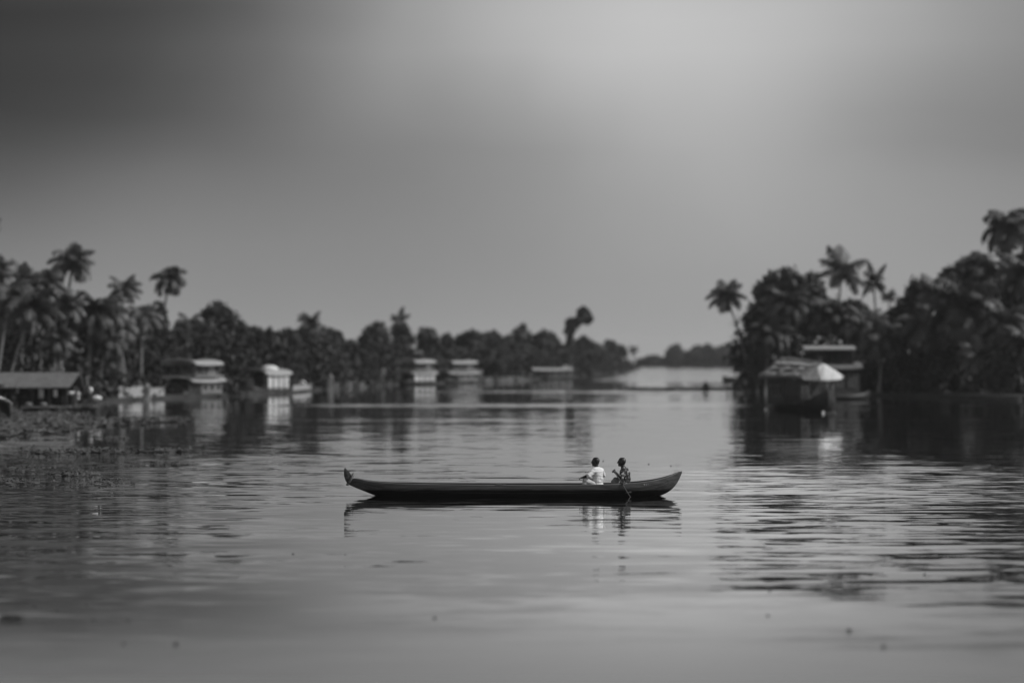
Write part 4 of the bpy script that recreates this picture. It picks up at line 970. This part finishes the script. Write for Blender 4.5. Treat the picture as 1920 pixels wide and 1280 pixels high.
# distant figure in the tiny canoe
D = wd(731.5); pe = Vector((wx(1323, D), D, .25))
person('tiny dark figure sitting upright in the far canoe', pe, pe + Vector((0, 0, .38)), pe + Vector((0, 0, .58)), pe + Vector((0, -.02, .74)), (0, -1, 0),
       [(pe + Vector((sg * .19, 0, .5)), pe + Vector((sg * .36, -.1, .28)), pe + Vector((sg * .34, -.35, .2)), (0, -1, 0), (0, 0, 1), (-sg, 0, 0), .8) for sg in (-1, 1)],
       [(pe + Vector((sg * .1, 0, 0)), pe + Vector((sg * .32, -.4, .12)), pe + Vector((sg * .1, -.6, -.1))) for sg in (-1, 1)], mat('dark_shirt', .03), mat('dark_cloth', .03), (0, -1, 0), group='people far away')

# ---------------------------------------------------------------- the long canoe
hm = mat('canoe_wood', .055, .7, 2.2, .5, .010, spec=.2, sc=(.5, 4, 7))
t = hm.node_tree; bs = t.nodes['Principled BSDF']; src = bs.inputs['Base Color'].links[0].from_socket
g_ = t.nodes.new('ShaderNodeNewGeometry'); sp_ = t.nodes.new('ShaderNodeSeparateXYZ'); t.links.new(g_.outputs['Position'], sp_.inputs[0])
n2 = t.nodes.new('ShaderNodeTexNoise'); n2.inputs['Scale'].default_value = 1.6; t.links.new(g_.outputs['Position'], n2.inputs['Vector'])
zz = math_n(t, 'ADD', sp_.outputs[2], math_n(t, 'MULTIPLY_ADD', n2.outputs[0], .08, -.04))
mr = t.nodes.new('ShaderNodeMapRange'); mr.inputs['From Min'].default_value = .15; mr.inputs['From Max'].default_value = .20; mr.inputs['To Min'].default_value = .06; t.links.new(zz, mr.inputs[0])   # wood turns much darker below a noise-edged height
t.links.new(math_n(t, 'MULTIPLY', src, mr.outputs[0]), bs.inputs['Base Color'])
rim = mat('canoe_rim', .13, .6, 3, .4, .004, sc=(.4, 4, 4))
stn = [(651, 900.5, 907.5, .025), (656, 898, 910, .05), (664, 897.4, 914, .085), (678, 900.2, 919.5, .145), (694, 903.2, 926, .21), (712, 905.2, 933, .28), (740, 906.8, 938, .36), (800, 908.0, 942, .44), (870, 908.8, 944, .475), (950, 909.2, 945, .485), (1030, 909.2, 945, .48), (1100, 909, 943.5, .47), (1160, 907.8, 941, .44), (1200, 905, 938, .39), (1225, 901.5, 934, .32), (1243, 897.6, 928.5, .24), (1257, 893, 921, .16), (1268, 888.4, 910, .09), (1275, 885.3, 899, .045), (1278.5, 883.8, 888, .02)]
# resample smoothly
xs = np.array([s_[0] for s_ in stn], float); XR = np.concatenate([np.linspace(651, 740, 22), np.linspace(750, 1160, 30), np.linspace(1170, 1278.5, 26)])
def spl(k): return np.interp(XR, xs, [s_[k] for s_ in stn])
def sm(a):
    for _ in range(2): a = np.concatenate([a[:1], (a[:-2] + 2 * a[1:-1] + a[2:]) / 4, a[-1:]])
    return a
TP, BT, HB = sm(spl(1)), sm(spl(2)), sm(spl(3))
rt = empty('long_canoe', (0, CD, 0)); tag(rt, 'long dark wooden canoe with upturned ends carrying two men', 'canoe')
outer, inner = [], []
for x, tp, bt, hw in zip(XR, TP, BT, HB):
    X = CX(x); z1, z0 = CZ(tp), CZ(bt); h = z1 - z0; wob_ = .006 * mnoise.noise(Vector((X * 1.7, 0, 0)))
    prof_ = [(1.0, 1.0), (1.03, .86), (1.0, .68), (.90, .45), (.70, .22), (.40, .06), (0, 0)]
    side_ = [(hw * a + wob_, z0 + h * c_) for a, c_ in prof_]; outer.append([(X, -a, c_) for a, c_ in side_] + [(X, a, c_) for a, c_ in reversed(side_[:-1])])
    tk = min(.03, hw * .5); side_i = [(max(0, hw * a - tk), z0 + h * c_ + (0 if i == 0 else tk * .8)) for i, (a, c_) in enumerate(prof_)]
    inner.append([(X, a, c_) for a, c_ in side_i[:-1]] + [(X, 0, side_i[-1][1])] + [(X, -a, c_) for a, c_ in reversed(side_i[:-1])])
b = MB(); b.grid(outer); b.grid(inner)
for k in (0, -1): b.grid([outer[k], list(reversed(inner[k]))])
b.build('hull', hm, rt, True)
for sg in (-1, 1):
    b = MB(); pts = [(CX(x), sg * (hw - .012), CZ(tp) + .008) for x, tp, hw in zip(XR[3:-1], TP[3:-1], HB[3:-1])]; b.tube(pts, [.017 if 3 < i < len(pts) - 4 else .012 for i in range(len(pts))], 6); b.build('gunwale', rim, rt, True)
for sg in (-1, 1):
    for frac, lv in ((.99, .60), (1.0, .78)):
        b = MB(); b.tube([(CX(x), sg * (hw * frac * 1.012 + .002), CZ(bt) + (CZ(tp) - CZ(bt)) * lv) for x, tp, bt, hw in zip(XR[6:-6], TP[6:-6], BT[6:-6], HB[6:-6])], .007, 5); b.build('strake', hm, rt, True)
for px in (700, 770, 850, 935, 1020, 1078, 1145, 1210):
    i = int(np.argmin(abs(XR - px))); b = MB(); b.box((CX(px), 0, CZ(TP[i]) - .055), (.11, 2 * HB[i] - .03, .03)); b.build('thwart', M['woodm'], rt)
for px in range(690, 1250, 32):
    i = int(np.argmin(abs(XR - px))); b = MB(); z0, z1, hw = CZ(BT[i]), CZ(TP[i]), HB[i]; pts = [(CX(px), sg_ * (hw * a - .04), z0 + (z1 - z0) * c_ + .03) for sg_, a, c_ in [(-1, 1.0, .82), (-1, .98, .6), (-1, .82, .35), (-1, .45, .1), (1, 0.1, .04), (1, .45, .1), (1, .82, .35), (1, .98, .6), (1, 1.0, .82)]]
    b.tube(pts, .018, 5); b.build('rib', M['wood'], rt)
for px in (1121, 1174):     # low seats the men sit on
    b = MB(); b.box((CX(px), 0, CZ(921.5)), (.24, .80, .045)); b.build('seat', M['woodm'], rt)
b = MB(); b.box((CX(960), 0, CZ(928)), (6.4, .46, .03)); b.build('floorboard', M['wood'], rt)
# leaf-shaped prow blade
o2 = [(651.5, 907.5), (647.5, 901), (645.2, 894), (644.6, 886.5), (645.6, 879), (647.2, 877.6), (650, 880.4), (654.5, 884.6), (657.8, 889.5), (659.6, 894.5), (659, 901), (656, 906)]
b = MB(); n = len(o2); cx_, cy_ = 652.3, 893
for y, k in ((-.012, .96), (.012, .96)): b.v += [(CX(cx_ + (x - cx_) * k), y, CZ(cy_ + (z - cy_) * k)) for x, z in o2]
b.v += [(CX(x), 0, CZ(z)) for x, z in o2]; b.v += [(CX(cx_), -.03, CZ(cy_)), (CX(cx_), .03, CZ(cy_))]
for i in range(n):
    j = (i + 1) % n; b.f += [(i, 2 * n + i, 2 * n + j, j), (n + i, n + j, 2 * n + j, 2 * n + i), (i, j, 3 * n), (n + j, n + i, 3 * n + 1)]
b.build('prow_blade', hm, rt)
# rope ring round the prow
b = MB(); c = V3(658.6, 897) - Vector((0, CD, 0)); ax = Vector((.42, 0, .91)); nn_ = Vector((-.91, 0, .42))
pts = [];
for i in range(21):
    a = 2 * math.pi * i / 20; pts.append(c + ax * math.cos(a) * .135 + Vector((0, 1, 0)) * math.sin(a) * .075 + nn_ * -.01)
b.tube(pts, .030, 8, False); b.build('rope_ring', M['rope'], rt, True)
b = MB(); b.ell(V3(651.8, 908.6) - Vector((0, CD, 0)), (.045, .04, .035)); b.ell(V3(661, 890.5) - Vector((0, CD, 0)), (.03, .035, .03)); b.build('rope_knot', M['rope'], rt, True)
# things lying on the gunwale
c = V3(936, 908, -.47); b = MB(); b.box((0, 0, .012), (.16, .05, .025)); b.box((.14, 0, .02), (.07, .03, .02)); b.tube([(.16, 0, .02), (.17, 0, .06)], .012, 6)
o = b.build('rowlock_cleat', M['woodm'], rt); o.location = (c.x, -.47, c.z)
b = MB()
for k in range(5): b.tube([(CX(1206 + k * 3.4), -.375 + k * .015, CZ(906.6 - k * .35) - .005), (CX(1207.2 + k * 3.4), -.392 + k * .015, CZ(908.6 - k * .35))], .008, 5)
b.build('stitching', M['white'], rt)

# ---------------------------------------------------------------- haze over the river
b = MB(); b.box((0, 1400, 14.5), (6400, 3500, 32)); hz = b.build('haze', None) if False else None
me = bpy.data.meshes.new('haze'); me.from_pydata(b.v, [], b.f); hzm = bpy.data.materials.new('haze'); hzm.use_nodes = True; t = hzm.node_tree; t.nodes.clear()
o_ = t.nodes.new('ShaderNodeOutputMaterial'); pv = t.nodes.new('ShaderNodeVolumePrincipled'); pv.inputs['Color'].default_value = (.9, .9, .9, 1); pv.inputs['Density'].default_value = .0001; pv.inputs['Anisotropy'].default_value = .1
t.links.new(pv.outputs[0], o_.inputs['Volume']); me.materials.append(hzm); hz = mesh_obj('haze', me); tag(hz, 'thin pale haze over the river', None, None, 'stuff')
